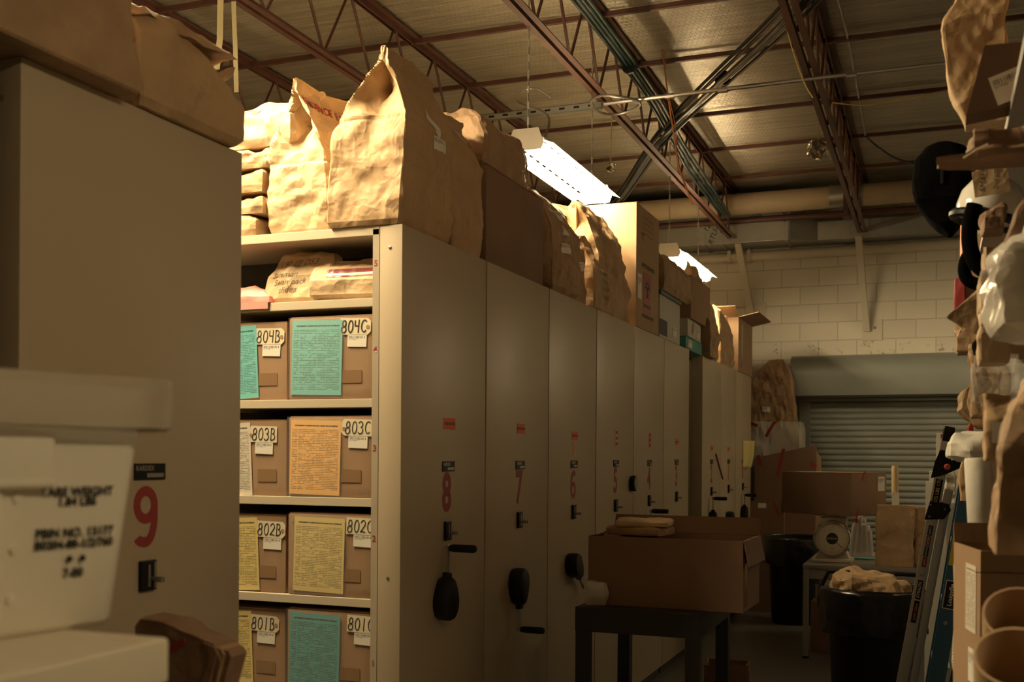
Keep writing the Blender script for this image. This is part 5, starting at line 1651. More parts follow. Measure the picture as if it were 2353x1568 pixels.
for k, (px, h_, r_, ln, lab) in enumerate(((1958, 0.30, 0.028, 0.10, 'clear plastic tube leaning beside the scale, nearest it'), (1972, 0.34, 0.026, 0.05, 'clear plastic tube standing in the middle beside the scale'), (1988, 0.30, 0.030, -0.04, 'clear plastic tube standing by the upright paper bag'), (2000, 0.24, 0.032, -0.10, 'short clear plastic bottle half behind the upright paper bag'))):
    c = P(px, 1262, Y=9.62 + 0.02 * (k % 2))
    mb = MB(); mb.lathe([(r_, 0), (r_, h_ * 0.86), (r_ * 0.55, h_ * 0.92), (r_ * 0.55, h_)], 16); o = mb.build('plastic_tube', 'glassy', None, smooth=True)
    o.location = (c.x, c.y, tz + 0.001 + (0.004 if ln else 0)); o.rotation_euler = (0, ln, 0)
    tag(o, lab, 'plastic tube', 'clear tubes behind the scale')
    mb = MB(); mb.lathe([(r_ * 0.62, h_ - 0.02), (r_ * 0.62, h_ + 0.012)], 14); mb.build('cap', 'white' if k else 'redtape', o)
st = P(2056, 1071, Y=10.2)
sb = P(2058, 1240, Y=10.2)
t = thing('wooden_handle', 'pale wooden tool handle with a white tag, upright behind the bags', 'tool handle', (st.x + 0.01, 10.2, 0.001))
mb = MB(); mb.tube([(0, 0, 0), (-0.002, 0, st.z * 0.6), (-0.008, 0, st.z - 0.02), (-0.008, 0, st.z)], [0.022, 0.026, 0.030, 0.024], 14); mb.build('shaft', 'wood', t, smooth=True)
mb = MB(); mb.box(-0.03, -0.036, st.z - 0.36, 0.03, -0.0335, st.z - 0.235); mb.build('paper_tag', 'barcode', t)
mb = MB(); mb.tube([(0, -0.034, st.z - 0.245), (0, -0.032, st.z - 0.21)], 0.003, 6); mb.build('tag_string', 'wood', t)
c = P(1878, 1500, Y=9.15)
bu = carton('cardboard_box', 'small cardboard box on the floor under the table', (P(1889, 1500, Y=9.0).x + 0.04, 9.12, 0.001), 0.0, 0.26, 0.24, 0.40, 'card_shaded')
bag('crumpled_paper', 'crumpled paper on the box under the table', pillow(0.16, 0.14, 0.06), 95, (bu.location.x + 0.03, 9.10, 0.406), 0, 'kraft2', 0.01, n=36, lev=12, cat='paper')
mb = MB(); mb.lathe([(0.045, 0), (0.047, 0.01), (0.047, 0.10), (0.05, 0.104), (0.05, 0.115)], 20); o = mb.build('tin', 'steel', None, smooth=True); o.location = (bu.location.x - 0.06, 9.14, 0.4065); tag(o, 'small tin standing on the box under the table', 'tin')

# waste bins
def waste_bin(lab, loc, r, h, seed, handles=True):
    t = thing('waste_bin', lab, 'waste bin', loc)
    mb = MB(); mb.lathe([(r * 0.80, 0), (r * 0.82, 0.02), (r * 0.95, h * 0.9), (r * 1.03, h * 0.9), (r * 1.03, h), (r * 0.97, h), (r * 0.93, h * 0.9), (r * 0.78, 0.03)], 40); mb.build('barrel', 'black', t, smooth=True)
    fn = creaser(seed, 12, 3, 12)
    mb = MB()
    n, L = 72, 12
    rows = []
    for j in range(L + 1):
        u = j / L
        rr_ = r * (0.90 if j == 0 else 1.045 + 0.05 * math.sin(u * 2.5))
        zz_ = h - 0.10 + 0.125 * min(1, u * 5) - max(0, u - 0.2) * 0.42 * h if j else h - 0.08
        row = []
        for k in range(n):
            a_ = 2 * PI * k / n
            p = Vector((math.cos(a_) * rr_, math.sin(a_) * rr_, zz_))
            s_ = abs(fn(p)) * 0.30 * u + 0.008 * u
            row.append(mb.bm.verts.new((p.x * (1 + s_ / r), p.y * (1 + s_ / r), p.z + fn(p + Vector((7, 1, 2))) * 0.12 * u)))
        rows.append(row)
    for a_, b_ in zip(rows[:-1], rows[1:]):
        for k in range(n):
            mb.bm.faces.new((a_[k], a_[(k + 1) % n], b_[(k + 1) % n], b_[k]))
    mb.build('liner', 'liner', t, smooth=True, angle=None)
    if handles:
        for s in (-1, 1):
            mb = MB()
            x = s * (r * 1.13)
            mb.tube([(x - s * 0.05, 0.0, h * 0.86), (x - s * 0.01, -0.0, h + 0.0), (x - s * 0.05, 0, h + 0.085), (x - s * 0.16, 0, h + 0.085), (x - s * 0.20, 0, h + 0.0), (x - s * 0.19, 0, h - 0.03)], 0.014, 8)
            mb.build('handle', 'black', t, smooth=True)
    return t


waste_bin('black waste bin with tall loop handles and brown paper inside, nearest the ladder', (-0.335, 6.62, 0.001), 0.255, 0.80, 11)
bag('crumpled_paper', 'crumpled brown paper filling the near waste bin', pillow(0.34, 0.34, 0.17), 96, (-0.37, 6.60, 0.72), 0, 'kraft', 0.022, n=60, lev=24, cat='paper')
bag('crumpled_paper', 'smaller scrap of brown paper at the right of the near waste bin', pillow(0.15, 0.15, 0.12), 97, (-0.215, 6.53, 0.735), 0.4, 'kraft', 0.016, n=40, lev=16, cat='paper')
waste_bin('black waste bin half hidden in shadow behind the table', (-1.21, 10.55, 0.001), 0.27, 0.80, 12, handles=False)
# ================================================================== crowded rack on the right
RX0, RX1 = 0.16, 0.80
rack = thing('storage_rack', 'steel storage rack heaped with bags along the right side of the aisle', 'rack', (RX0, 2.0, 0))
RL = 3.32
RZ = (0.10, 0.70, 1.18, 1.62, 2.02, 2.42)
for y_ in (0.25, RL - 0.04):
    for x in (0.0, RX1 - RX0 - 0.04):
        mb = MB(); mb.box(x, y_, 0, x + 0.04, y_ + 0.04, 3.3, 0.003); mb.build('post', 'wpaint', rack)
for z_ in RZ:
    mb = MB(); mb.box(0.004, 0.0, z_ - 0.03, RX1 - RX0, RL, z_, 0.002); mb.build('shelf', 'table', rack)


mb = MB(); mb.box(RX1 - RX0 + 0.002, 0.0, 0.02, RX1 - RX0 + 0.006, RL, 2.42); mb.build('light_block_panel', 'table', rack)  # unseen sheet added to keep lamp light off the aisle
for k, (yy0, ln_, hh_, lab) in enumerate(((2.02, 0.95, 0.52, 'added light blocking carton at the near end of the rack top, behind the bags'), (3.02, 1.05, 0.60, 'added light blocking carton in the middle of the rack top, behind the bags'), (4.12, 1.1, 0.50, 'added light blocking carton at the far end of the rack top, behind the bags'))):
    carton('cardboard_box', lab, (RX0 + 0.46, yy0 + ln_ / 2, 2.421), 0, 0.28, ln_, hh_, 'card')  # out of view, added to block lamp light passing over the rack


def FP(px0, py0, px1, py1, Y):
    a, b = P(px0, py1, Y=Y), P(px1, py0, Y=Y)
    return (a.x + b.x) / 2, b.x - a.x, a.z, b.z - a.z


def rbag(lab, box, Y, d_, seed, kind='open', m='kraft', amp=0.010, rz=0.0, name='paper_bag', cat='paper bag', tilt=None, w=None, **k):
    x, w_, z_, h_ = FP(*box, Y)
    if w:
        x += (w - w_) / 2
        w_ = w
    prof = {'open': openbag(w_, d_, h_), 'pillow': pillow(w_, d_, h_), 'gable': gable(w_, d_, h_, top=0.015, pinch=0.4), 'flat': flatbag(w_, d_, h_)}[kind] if isinstance(kind, str) else kind(w_, d_, h_)
    k.setdefault('f0', 4.0)
    k.setdefault('f1', 18.0)
    k['n'] = max(k.get('n', 0), 80)
    k['lev'] = max(k.get('lev', 0), 44)
    return bag(name, lab, prof, seed, (x, Y + d_ / 2, z_), rz, m, amp * 1.25, cat=cat, tilt=tilt, mouth=(kind == 'open' and k.pop('mouth', False)), **k)


# ---- top shelf and above
tall = rbag('tall folded paper bag standing high on the right rack, top right corner', (2172, -70, 2322, 288), 3.25, 0.10, 101, kind=lambda w_, d_, h_: [(0, 0.03, 0, 0, w_ * 0.72, d_, 0), (0.3, 0.0, 0, h_ * 0.3, w_ * 0.95, d_, 0.05), (0.62, -0.01, 0, h_ * 0.66, w_, d_, 0.05), (0.68, -0.008, 0, h_ * 0.72, w_ * 0.98, d_, 0.05), (1, 0.03, 0, h_, w_ * 0.72, d_ * 0.4, 0)], m='kraft', amp=0.007, n=90, lev=50)
db = thing('gift_box', 'dark brown box with a white label and red tape under the tall folded bag', 'box', (P(2300, 275, Y=2.85).x, 2.9, RZ[5] - 0.03))
mb = MB(); mb.prism([(-0.075, 0.0), (0.16, 0.03), (0.18, 0.16), (-0.035, 0.165)], -0.09, 0.0, M=Matrix.Rotation(PI / 2, 4, 'X')); mb.build('body', 'cardd', db)
quad(db, 'white_label', 0.085, 0.072, 'barcode', (0.025, -0.0012, 0.062), FY, rot=0.32)
quad(db, 'red_tape', 0.020, 0.085, 'redtape', (0.078, -0.0012, 0.085), FY, rot=0.15)
quad(db, 'gloss_tape', 0.012, 0.08, 'poly', (0.068, -0.003, 0.08), FY, rot=0.15)
x, w_, z_, h_ = FP(2087, 280, 2245, 512, 4.0)
bagb = bag('black_bag', 'bulging black fabric bag jutting from the rack above the aisle', [(0, 0.03, 0, 0, w_ * 0.08, 0.06, 0), (0.12, 0.025, 0, h_ * 0.10, w_ * 0.40, 0.2, 0), (0.35, 0.0, 0, h_ * 0.35, w_ * 0.86, 0.30, 0), (0.55, -0.002, 0, h_ * 0.58, w_ * 0.98, 0.32, 0), (0.75, 0.0, 0, h_ * 0.80, w_ * 0.90, 0.30, 0), (0.9, 0.012, 0, h_ * 0.95, w_ * 0.72, 0.24, 0), (1, 0.02, 0, h_, w_ * 0.56, 0.18, 0)], 102, (x, 4.3, z_), 0, 'blackm', 0.007, cat='bag', n=72, lev=40, f0=1.5, f1=4, r=0.05)
mb = MB(); mb.tube([(0.0, -0.155, 0.16), (0.0, -0.165, 0.20), (0.03, -0.165, 0.235), (0.07, -0.15, 0.24)], 0.006, 6); mb.build('strap', 'black', bagb)
kb = rbag('wide mouthed paper bag lying on its side with a wire across its mouth', (2150, 330, 2380, 372), 2.55, 0.11, 103, kind=lambda w_, d_, h_: [(0, 0.04, 0, 0, w_ * 0.6, d_ * 0.8, 0), (0.3, 0.01, 0, h_ * 0.25, w_ * 0.9, d_, 0), (0.55, 0, 0, h_ * 0.5, w_, d_, 0), (0.8, 0.06, 0, h_ * 0.85, w_ * 0.7, d_, 0), (1, 0.07, 0, h_ * 1.2, w_ * 0.5, d_ * 0.8, 0)], m='kraftd', amp=0.007, n=70, lev=24)
a, b = P(2212, 362, Y=2.5), P(2270, 330, Y=2.5)
mb = MB(); mb.tube([a, (a + b) / 2 + Vector((0, 0, 0.003)), b], 0.0035, 8); o = mb.build('wire_handle', mat('polished wire', (0.85, 0.80, 0.70), 0.1, 1.0)); tag(o, 'shiny wire handle gleaming across the mouth of the sideways bag', 'wire')
rbag('dark brown folded bag squeezed above the sideways bag', (2232, 275, 2390, 340), 2.7, 0.22, 104, kind='flat', m='kraftd', amp=0.008, n=60, lev=20)
# ---- helmet and its neighbours
hx, hw_, hz, hh_ = FP(2237, 398, 2305, 492, 3.35)
hm = thing('helmet', 'white helmet with a black padded rim hanging from the rack', 'helmet', (hx, 3.45, hz))
mb = MB()
mb.lathe([(0.085, 0.0), (0.092, 0.03), (0.088, 0.07), (0.068, 0.105), (0.035, 0.122), (0.001, 0.126)], 28, Matrix.Rotation(0.25, 4, 'Y'))
mb.build('shell', mat('white gloss shell', (0.75, 0.73, 0.68), 0.15), hm, smooth=True, angle=60)
mb = MB()
pts = [(0.092 * math.cos(2 * PI * k / 32), 0.092 * math.sin(2 * PI * k / 32), 0.0) for k in range(33)]
mb.tube(pts, 0.014, 8); bmesh.ops.transform(mb.bm, matrix=Matrix.Rotation(0.25, 4, 'Y'), verts=mb.bm.verts[:])
mb.build('padded_rim', 'black', hm, smooth=True)
q = [P(p[0], p[1], Y=3.36) for p in ((2240, 470), (2229, 510), (2228, 560), (2240, 600), (2262, 622), (2290, 630))]
wire('padded_strap', 'thick black padded strap curving below the helmet', 'strap', q, 0.022, 'blackm', n=12)
tg = thing('paper_tag', 'kraft paper sheet with handwriting pinned in front of the helmet', 'paper', tuple(P(2277, 418, Y=3.2)))
quad(tg, 'sheet', 0.088, 0.070, 'kraftl', (0, 0, 0), FY, th=0.003, rot=0.12)
text(tg, 'handwriting', 'SMALL', 0.022, 'pencil', (-0.018, -0.0034, 0.005), ((0.1, 0, 1), (-1, 0, 0.1)), shear=0.2)
text(tg, 'handwriting', '2nd bag', 0.018, 'pencil', (0.015, -0.0034, 0.005), ((0.1, 0, 1), (-1, 0, 0.1)), shear=0.2)
a, b = P(2211, 476, Y=3.9), P(2236, 582, Y=3.9)
mb = MB(); mb.prism([(0, 0.0), (0.035, 0.01), (0.046, 0.055), (0.03, 0.17), (0.0, 0.16)], -0.30, 0.01, M=Matrix.Rotation(PI / 2, 4, 'X')); o = mb.build('orange_folder', 'orangecard'); o.location = (a.x, 3.9, b.z); tag(o, 'bright orange folder edge below the black fabric bag', 'folder')
q = [P(p[0], p[1], Y=3.6) for p in ((2240, 572), (2222, 592), (2216, 622), (2226, 645), (2260, 655), (2330, 655))]
wire('black_pouch', 'curved black fabric strap loop low beside the orange folder', 'strap', q, 0.019, 'blackm', n=12)
x, w_, z_, h_ = FP(2206, 538, 2228, 735, 5.0)
mb = MB(); mb.box(0, 0, 0, 0.30, 0.02, h_, 0.003); o = mb.build('brown_board', 'cardl'); o.location = (x - w_ / 2, 5.0, z_); tag(o, 'brown cardboard sheet edge with clear tape, above the pointed flap', 'cardboard')
mb = MB(); mb.box(-0.004, -0.003, 0.02, 0.012, 0.0, h_ - 0.02); mb.build('clear_tape', 'poly', o)
x, w_, z_, h_ = FP(2193, 636, 2210, 712, 4.95)
o = bag('red_packet', 'glossy dark red printed packet stuck out beyond the brown sheet', flatbag(0.045, 0.04, h_), 105, (x + 0.006, 4.97, z_), 0, 'red', 0.006, cat='packet', n=36, lev=14)
# pointed flap bag
fx = P(2172, 730, Y=3.15)
e1, e2 = P(2262, 652, Y=3.15), P(2252, 775, Y=3.15)
t = thing('paper_bag', 'paper bag with a sharp pointed flap thrust out over the aisle', 'paper bag', (e1.x, 3.15, fx.z))
mb = MB()
A = fx - Vector(t.location); B = e1 - Vector(t.location); Cc = e2 - Vector(t.location)
n = 10
fn = creaser(106, 7, 3, 9)
grid = []
for j in range(n + 1):
    row = []
    for i in range(n + 1):
        u_, v_ = i / n, j / n
        p = A.lerp(B.lerp(Cc, v_), max(u_, 0.02))
        p += Vector((0, fn(p + Vector((3, 0, 0))) * 0.10 * u_, 0))
        row.append(mb.bm.verts.new(p))
    grid.append(row)
for j in range(n):
    for i in range(n):
        mb.bm.faces.new((grid[j][i], grid[j][i + 1], grid[j + 1][i + 1], grid[j + 1][i]))
o = mb.build('flap', 'kraft2', t, smooth=True, angle=None); so = o.modifiers.new('thickness', 'SOLIDIFY'); so.thickness = 0.004
o = bag_mesh(openbag(0.24, 0.14, 0.30), 107, 0.009, n=70, lev=36).build('bag_body', 'kraft2', t, smooth=True, angle=13); o.location = (0.118, 0.09, Cc.z - 0.06)
pr = rbag('pale paper bag with printed block lettering, leaning behind the clear plastic', (2250, 610, 2322, 835), 2.75, 0.12, 108, kind='gable', m='kraftl', amp=0.007, n=70, lev=40)
for k, s in enumerate(('ITEM', 'EVIDENCE', 'DATE', 'CASE NO', 'LAB')):
    decal(pr, 'printed_lettering', 'pencil', (-0.01, -0.2, 0.150 - 0.02 * k), FY, 0, 0, off=0.0015, textmb=text_bm(s, 0.015))
rbag('clear plastic bag stuffed with white tissue, bulging at the right edge', (2268, 505, 2420, 778), 2.35, 0.20, 109, kind=lambda w_, d_, h_: [(0, 0.05, 0, 0, w_ * 0.4, d_ * .6, 0), (0.2, 0.02, 0, h_ * 0.12, w_ * 0.85, d_, 0), (0.5, 0.0, 0, h_ * 0.5, w_ * 0.95, d_, 0), (0.8, 0.03, 0, h_ * 0.85, w_ * 0.75, d_, 0), (1, 0.05, 0, h_, w_ * 0.4, d_ * 0.4, 0)], m='polym', amp=0.016, name='plastic_bag', cat='plastic bag', n=70, lev=36)
q = [P(p[0], p[1], Y=2.33) for p in ((2262, 640), (2285, 616), (2310, 598), (2330, 602))]
wire('plastic_twist', 'glinting twist of clear plastic at the neck of the stuffed bag', 'plastic', q, 0.012, 'poly', n=8)
kr = rbag('tall creased paper bag at the right edge below the helmet', (2292, 405, 2420, 640), 2.5, 0.18, 110, kind=lambda w_, d_, h_: [(0, 0.0, 0, 0, w_ * 0.9, d_, 0), (0.4, 0.012, 0, h_ * 0.4, w_ * 0.85, d_, 0.05), (0.8, 0.03, 0, h_ * 0.8, w_ * 0.6, d_ * 0.7, 0.1), (1, 0.04, 0, h_, w_ * 0.45, 0.05, 0)], m='kraftd', amp=0.009, n=70, lev=36)
rbag('small crumpled paper scrap tucked below the helmet', (2258, 465, 2310, 530), 2.95, 0.10, 111, kind='pillow', m='kraftd', amp=0.014, n=44, lev=18)
# ---- middle shelves
rbag('brown paper bag bunched under the pointed flap', (2198, 742, 2262, 810), 4.7, 0.16, 112, kind='pillow', m='kraft2', amp=0.014, n=56, lev=24)
rbag('pair of gloves of black rubber poking from a bag under the pointed flap', (2240, 775, 2275, 812), 3.9, 0.10, 113, kind='pillow', m='blackm', amp=0.010, name='black_glove', cat='glove', n=40, lev=16)
rbag('large creased paper bag jutting out level with the shutter hood', (2204, 836, 2310, 985), 5.05, 0.24, 114, kind=lambda w_, d_, h_: [(0, 0.05, 0, 0, w_ * 0.7, d_ * 0.8, 0), (0.3, 0.0, 0, h_ * 0.3, w_, d_, 0.05), (0.6, 0.02, 0, h_ * 0.6, w_ * 0.95, d_, 0.05), (0.85, 0.05, 0, h_ * 0.88, w_ * 0.7, d_ * 0.4, 0.2), (1, 0.06, 0, h_, w_ * 0.6, 0.03, 0)], m='kraft', amp=0.014, n=80, lev=44)
rbag('brown paper bag standing between the shutter hood and the clear bag', (2232, 790, 2300, 960), 4.4, 0.18, 115, kind='gable', m='kraft2', amp=0.011, n=70, lev=40)
rbag('clear plastic bag with white tabs hanging below the printed bag', (2236, 812, 2345, 925), 2.95, 0.10, 116, kind='gable', m='poly', amp=0.014, name='plastic_bag', cat='plastic bag', n=60, lev=30)
for (p0, p1, lab) in (((2238, 918), (2285, 892), 'white plastic tab sticking out of the hanging clear bag, the lower left one'), ((2272, 918), (2300, 895), 'white plastic tab sticking out of the hanging clear bag, the right one')):
    a, b = P(*p0, Y=2.9), P(*p1, Y=2.9)
    mb = MB(); mb.prism([(0, 0), ((b - a).length, 0.008), ((b - a).length, 0.024), (0.02, 0.012)], 0, 0.004, M=frame_m(a, (b - a), (-(b - a).z, 0, (b - a).x)))
    tag(mb.build('plastic_tab', 'white'), lab, 'plastic tab', 'white plastic tabs')
rbag('paper bag with a white label hanging behind the big dark bag', (2262, 905, 2330, 1060), 2.75, 0.10, 117, kind='gable', m='kraft', amp=0.009, n=60, lev=30)
x, w_, z_, h_ = FP(2280, 970, 2302, 1018, 2.73)
mb = MB(); mb.box(-w_ / 2, 0, 0, w_ / 2, 0.002, h_); o = mb.build('white_card', 'white'); o.location = (x, 2.73, z_); tag(o, 'blank white card in front of the hanging labelled bag', 'card')
wb = rbag('white cloth bundle jutting out over the ladder', (2178, 990, 2292, 1062), 3.9, 0.20, 118, kind=lambda w_, d_, h_: [(0, 0.01, 0, 0, w_ * 0.7, d_ * 0.6, 0), (0.25, 0, 0, h_ * 0.2, w_ * 0.96, d_, 0), (0.6, 0, 0, h_ * 0.6, w_, d_, 0), (0.88, 0.01, 0, h_ * 0.92, w_ * 0.85, d_ * 0.8, 0), (1, 0.015, 0, h_, w_ * 0.6, d_ * 0.4, 0)], m='cloth', amp=0.012, name='cloth_bundle', cat='bundle', n=64, lev=30)
x, w_, z_, h_ = FP(2226, 1052, 2302, 1222, 3.1)
t = thing('paper_roll', 'white paper roll standing below the cloth bundle', 'paper roll', (x, 3.18, z_))
mb = MB(); mb.lathe([(w_ * 0.40, 0), (w_ * 0.5, 0.012), (w_ * 0.5, h_ - 0.008), (w_ * 0.46, h_)], 24, Matrix.Rotation(-0.06, 4, 'Y')); mb.build('roll', 'cloth', t, smooth=True)
mb = MB(); mb.box(0.035, -w_ * 0.56, 0.02, 0.05, -w_ * 0.5, h_ * 0.98, M=Matrix.Rotation(-0.10, 4, 'Y')); mb.build('wrapping_tape', 'tapec', t)
rbag('narrow brown paper flap hanging beside the paper roll', (2205, 1056, 2236, 1152), 4.2, 0.06, 119, kind='flat', w=0.17, m='kraft', amp=0.006, n=40, lev=20)
rbag('big dark brown paper bag out of focus at the right edge', (2292, 860, 2460, 1275), 2.15, 0.26, 120, kind=lambda w_, d_, h_: [(0, -0.01, 0, 0, w_ * 0.9, d_, 0), (0.3, -0.005, 0, h_ * 0.3, w_ * 0.97, d_, 0), (0.6, 0.004, 0, h_ * 0.6, w_ * 0.9, d_, 0.03), (0.85, 0.02, 0, h_ * 0.86, w_ * 0.75, d_ * 0.7, 0.1), (1, 0.03, 0, h_, w_ * 0.6, 0.06, 0)], m='kraft2', amp=0.013, n=110, lev=70, folds=(0.14, 0.25))
# ---- tall narrow carton with papers, tubes
x, w_, z_, h_ = FP(2200, 1272, 2338, 1568, 2.75)
bt = carton('open_carton', 'tall open cardboard carton with label strips, low at the right', (x + 0.008, 2.75 + 0.16, 0.001), 0.2, w_ * 0.80, 0.27, z_ + h_, 'card', open_top=True, flaps=(('+y', 80, 0.05),))
hw2 = w_ * 0.40
quad(bt, 'label_strip', 0.10, 0.16, 'wform', (-hw2 - 0.0006, -0.05, z_ + h_ - 0.12), FNX)
quad(bt, 'label_strip', 0.06, 0.08, 'barcode', (-hw2 - 0.0006, -0.06, z_ + h_ - 0.28), FNX)
quad(bt, 'fold_line', w_ * 0.98, 0.002, 'inside', (0, -0.1356, z_ + h_ - 0.05), FY)
x0 = P(2190, 1300, Y=3.2)
mb = MB()
pts = [(0, 0.0), (0.004, -0.12), (-0.002, -0.26), (0.014, -0.38)]
for (a, b) in zip(pts[:-1], pts[1:]):
    mb.face([(a[0], 0, a[1]), (a[0] + 0.03, -0.05, a[1]), (b[0] + 0.03, -0.05, b[1]), (b[0], 0, b[1])], [(0, 1 + a[1] / 0.38), (1, 1 + a[1] / 0.38), (1, 1 + b[1] / 0.38), (0, 1 + b[1] / 0.38)])
o = mb.build('printed_sheet', 'wform'); so = o.modifiers.new('thickness', 'SOLIDIFY'); so.thickness = 0.0015
o.location = x0; tag(o, 'long white printed sheet hanging beside the tall open carton', 'paper')


def ctube(lab, px, py, Y, r, ln, tilt, m='cardl', grp='open cardboard tubes'):
    c = P(px, py, Y=Y)
    t = thing('cardboard_tube', lab, 'cardboard tube', c, 0, grp)
    t.rotation_euler = tilt
    mb = MB(); mb.lathe([(r, -ln), (r, 0), (r * 0.93, 0), (r * 0.93, -ln + 0.02)], 28, caps=False)
    mb.build('tube_wall', m, t, smooth=True)
    mb = MB(); mb.lathe([(r * 0.925, -ln + 0.02), (r * 0.925, -ln + 0.03)], 28); mb.build('tube_bottom', 'inside', t)
    return t


a1 = ctube('big open cardboard tube at the right edge, the upper of two out of focus', 2345, 1412, 2.1, 0.062, 0.55, (0.75, -0.05, 0))
a2 = ctube('big open cardboard tube in the bottom right corner', 2338, 1510, 1.75, 0.060, 0.5, (0.65, -0.05, 0))
quad(a2, 'white_label', 0.06, 0.12, 'white', (0.02, -0.061, -0.12), FY)
a3 = ctube('small cardboard tube end beyond the tall open carton, the upper one', 2262, 1225, 3.7, 0.020, 0.30, (0.9, 0, 0))
a4 = ctube('small cardboard tube end beyond the tall open carton, the lower one', 2256, 1246, 3.65, 0.026, 0.30, (0.9, 0, 0))
rbag('small white labelled paper packet behind the tall open carton', (2236, 1205, 2262, 1262), 3.85, 0.06, 121, kind='flat', m='cloth', amp=0.005, name='paper_packet', cat='packet', n=36, lev=16)
rbag('dark bundle of black straps between the blue ladder and the carton', (2198, 1222, 2236, 1275), 4.3, 0.12, 122, kind='pillow', m='black', amp=0.012, name='strap_bundle', cat='straps', n=40, lev=18)

# ================================================================== ladders and boards at the right
LY = 6.0
top_, bot_ = P(2183, 985, Y=LY), None
d2 = P(2075, 1568, Y=LY)
dv = (d2 - top_); dv = dv / dv.z
base = top_ + dv * (0 - top_.z)
la = thing('folding_ladder', 'folded aluminium multi position ladder leaning right, with black hinges', 'ladder', (base.x, LY, 0.0))
Mx = Matrix.Identity(4)
ax = (top_ - base).normalized()
Ll = (top_ - base).length
yy = Vector((0, 1, 0)); xx = yy.cross(ax).normalized()
for i in range(3):
    Mx[i][0], Mx[i][1], Mx[i][2] = xx[i], yy[i], ax[i]
for k, (x0_, w_, y0_, lab) in enumerate(((-0.032, 0.055, 0.0, 'rail'), (0.030, 0.040, 0.012, 'inner_rail'))):
    for y1_ in (0.0, 0.20):
        mb = MB(); mb.box(x0_, y0_ + y1_, 0.05, x0_ + w_, y0_ + y1_ + 0.028, Ll - 0.05 - 0.26 * k, 0.004, M=Mx); mb.build(lab, 'alum', la, smooth=True)
for k in range(5):
    mb = MB(); mb.box(-0.012, 0.028, 0.22 + 0.29 * k, 0.016, 0.20, 0.25 + 0.29 * k, 0.004, M=Mx); mb.build('rung', 'alum', la)
for y1_ in (-0.006, 0.194):
    mb = MB(); mb.prism([(-0.045, -0.075), (0.02, -0.045), (0.07, -0.01), (0.10, 0.01), (0.10, 0.05), (0.035, 0.03), (0.03, 0.075), (-0.025, 0.075), (-0.04, 0.01)], 0, 0.04, M=Mx @ Matrix.Translation((-0.002, y1_ + 0.04, Ll - 0.19)) @ Matrix.Rotation(PI / 2, 4, 'X')); hn = mb.build('hinge', 'black', la, smooth=True)
    mb = MB(); mb.lathe([(0.016, 0), (0.016, 0.008), (0.010, 0.012)], 16, Mx @ Matrix.Translation((0.02, y1_, Ll - 0.195)) @ Matrix.Rotation(PI / 2, 4, 'X')); mb.build('lock_knob', 'sticker', hn)
    mb = MB(); mb.prism([(-0.04, -0.05), (0.05, -0.03), (0.075, 0.02), (0.06, 0.05), (-0.03, 0.05)], 0, 0.036, M=Mx @ Matrix.Translation((0.0, y1_ + 0.038, Ll - 0.43)) @ Matrix.Rotation(PI / 2, 4, 'X')); lk_ = mb.build('lock_bracket', 'black', la, smooth=True)
    for (bx_, bz_) in ((-0.025, 0.03), (0.045, 0.02), (-0.02, -0.03)):
        mb = MB(); mb.lathe([(0.006, 0), (0.004, 0.004)], 8, Mx @ Matrix.Translation((bx_, y1_ + 0.0015, Ll - 0.43 + bz_)) @ Matrix.Rotation(PI / 2, 4, 'X')); mb.build('rivet', 'steel', lk_)
    mb = MB(); mb.box(-0.036, y1_ + 0.0, 0.0, 0.028, y1_ + 0.044, 0.06, 0.006, M=Mx); mb.build('foot', 'black', la)
mb = MB(); mb.box(-0.030, -0.004, Ll - 0.07, 0.026, 0.235, Ll + 0.01, 0.012, M=Mx, seg=3); mb.build('end_cap', 'black', la, smooth=True)


def rail_label(parent, Mr, z, L, w_, m, s=None, sm=None, size=0.02, y=-0.0005, x=-0.004, name='label'):
    mb = MB(); mb.face([(x - w_ / 2, y, z - L / 2), (x + w_ / 2, y, z - L / 2), (x + w_ / 2, y, z + L / 2), (x - w_ / 2, y, z + L / 2)]); mb.face([(x - w_ / 2, y + 0.0004, z - L / 2), (x + w_ / 2, y + 0.0004, z - L / 2), (x + w_ / 2, y + 0.0004, z + L / 2), (x - w_ / 2, y + 0.0004, z + L / 2)])
    bmesh.ops.transform(mb.bm, matrix=Mr, verts=mb.bm.verts[:])
    o = mb.build(name, m, parent)
    if s:
        tm = text_bm(s, size, bold=0.0005)
        bmesh.ops.transform(tm.bm, matrix=Mr @ frame_m((x, y - 0.0006, z), (0, 0, 1), (-1, 0, 0)), verts=tm.bm.verts[:])
        tm.build('lettering', sm, o)


M_['lyellow'] = mat('yellow lettering', (0.72, 0.48, 0.08), 0.5)
rail_label(la, Mx, Ll - 0.325, 0.125, 0.034, 'black', '375 LBS 170', 'lyellow', 0.024)
for k, mm in enumerate(('black', 'red', 'black', 'red')):
    rail_label(la, Mx, Ll - 0.53 - 0.055 * k, 0.052, 0.022, mm, ('SAFETY', 'TESTED', 'STRONG', 'LIGHT')[k], 'alum', 0.012)
rail_label(la, Mx, Ll - 0.84, 0.10, 0.026, 'black', 'XTRALITE', 'white', 0.019)
rail_label(la, Mx, Ll - 0.955, 0.115, 0.026, 'black', 'Little Giant', 'sticker', 0.019)
mb = MB(); mb.lathe([(0.012, 0), (0.010, 0.003)], 12, Mx @ Matrix.Translation((-0.004, 0, Ll - 0.76)) @ Matrix.Rotation(PI / 2, 4, 'X')); mb.build('rivet', 'steel', la)

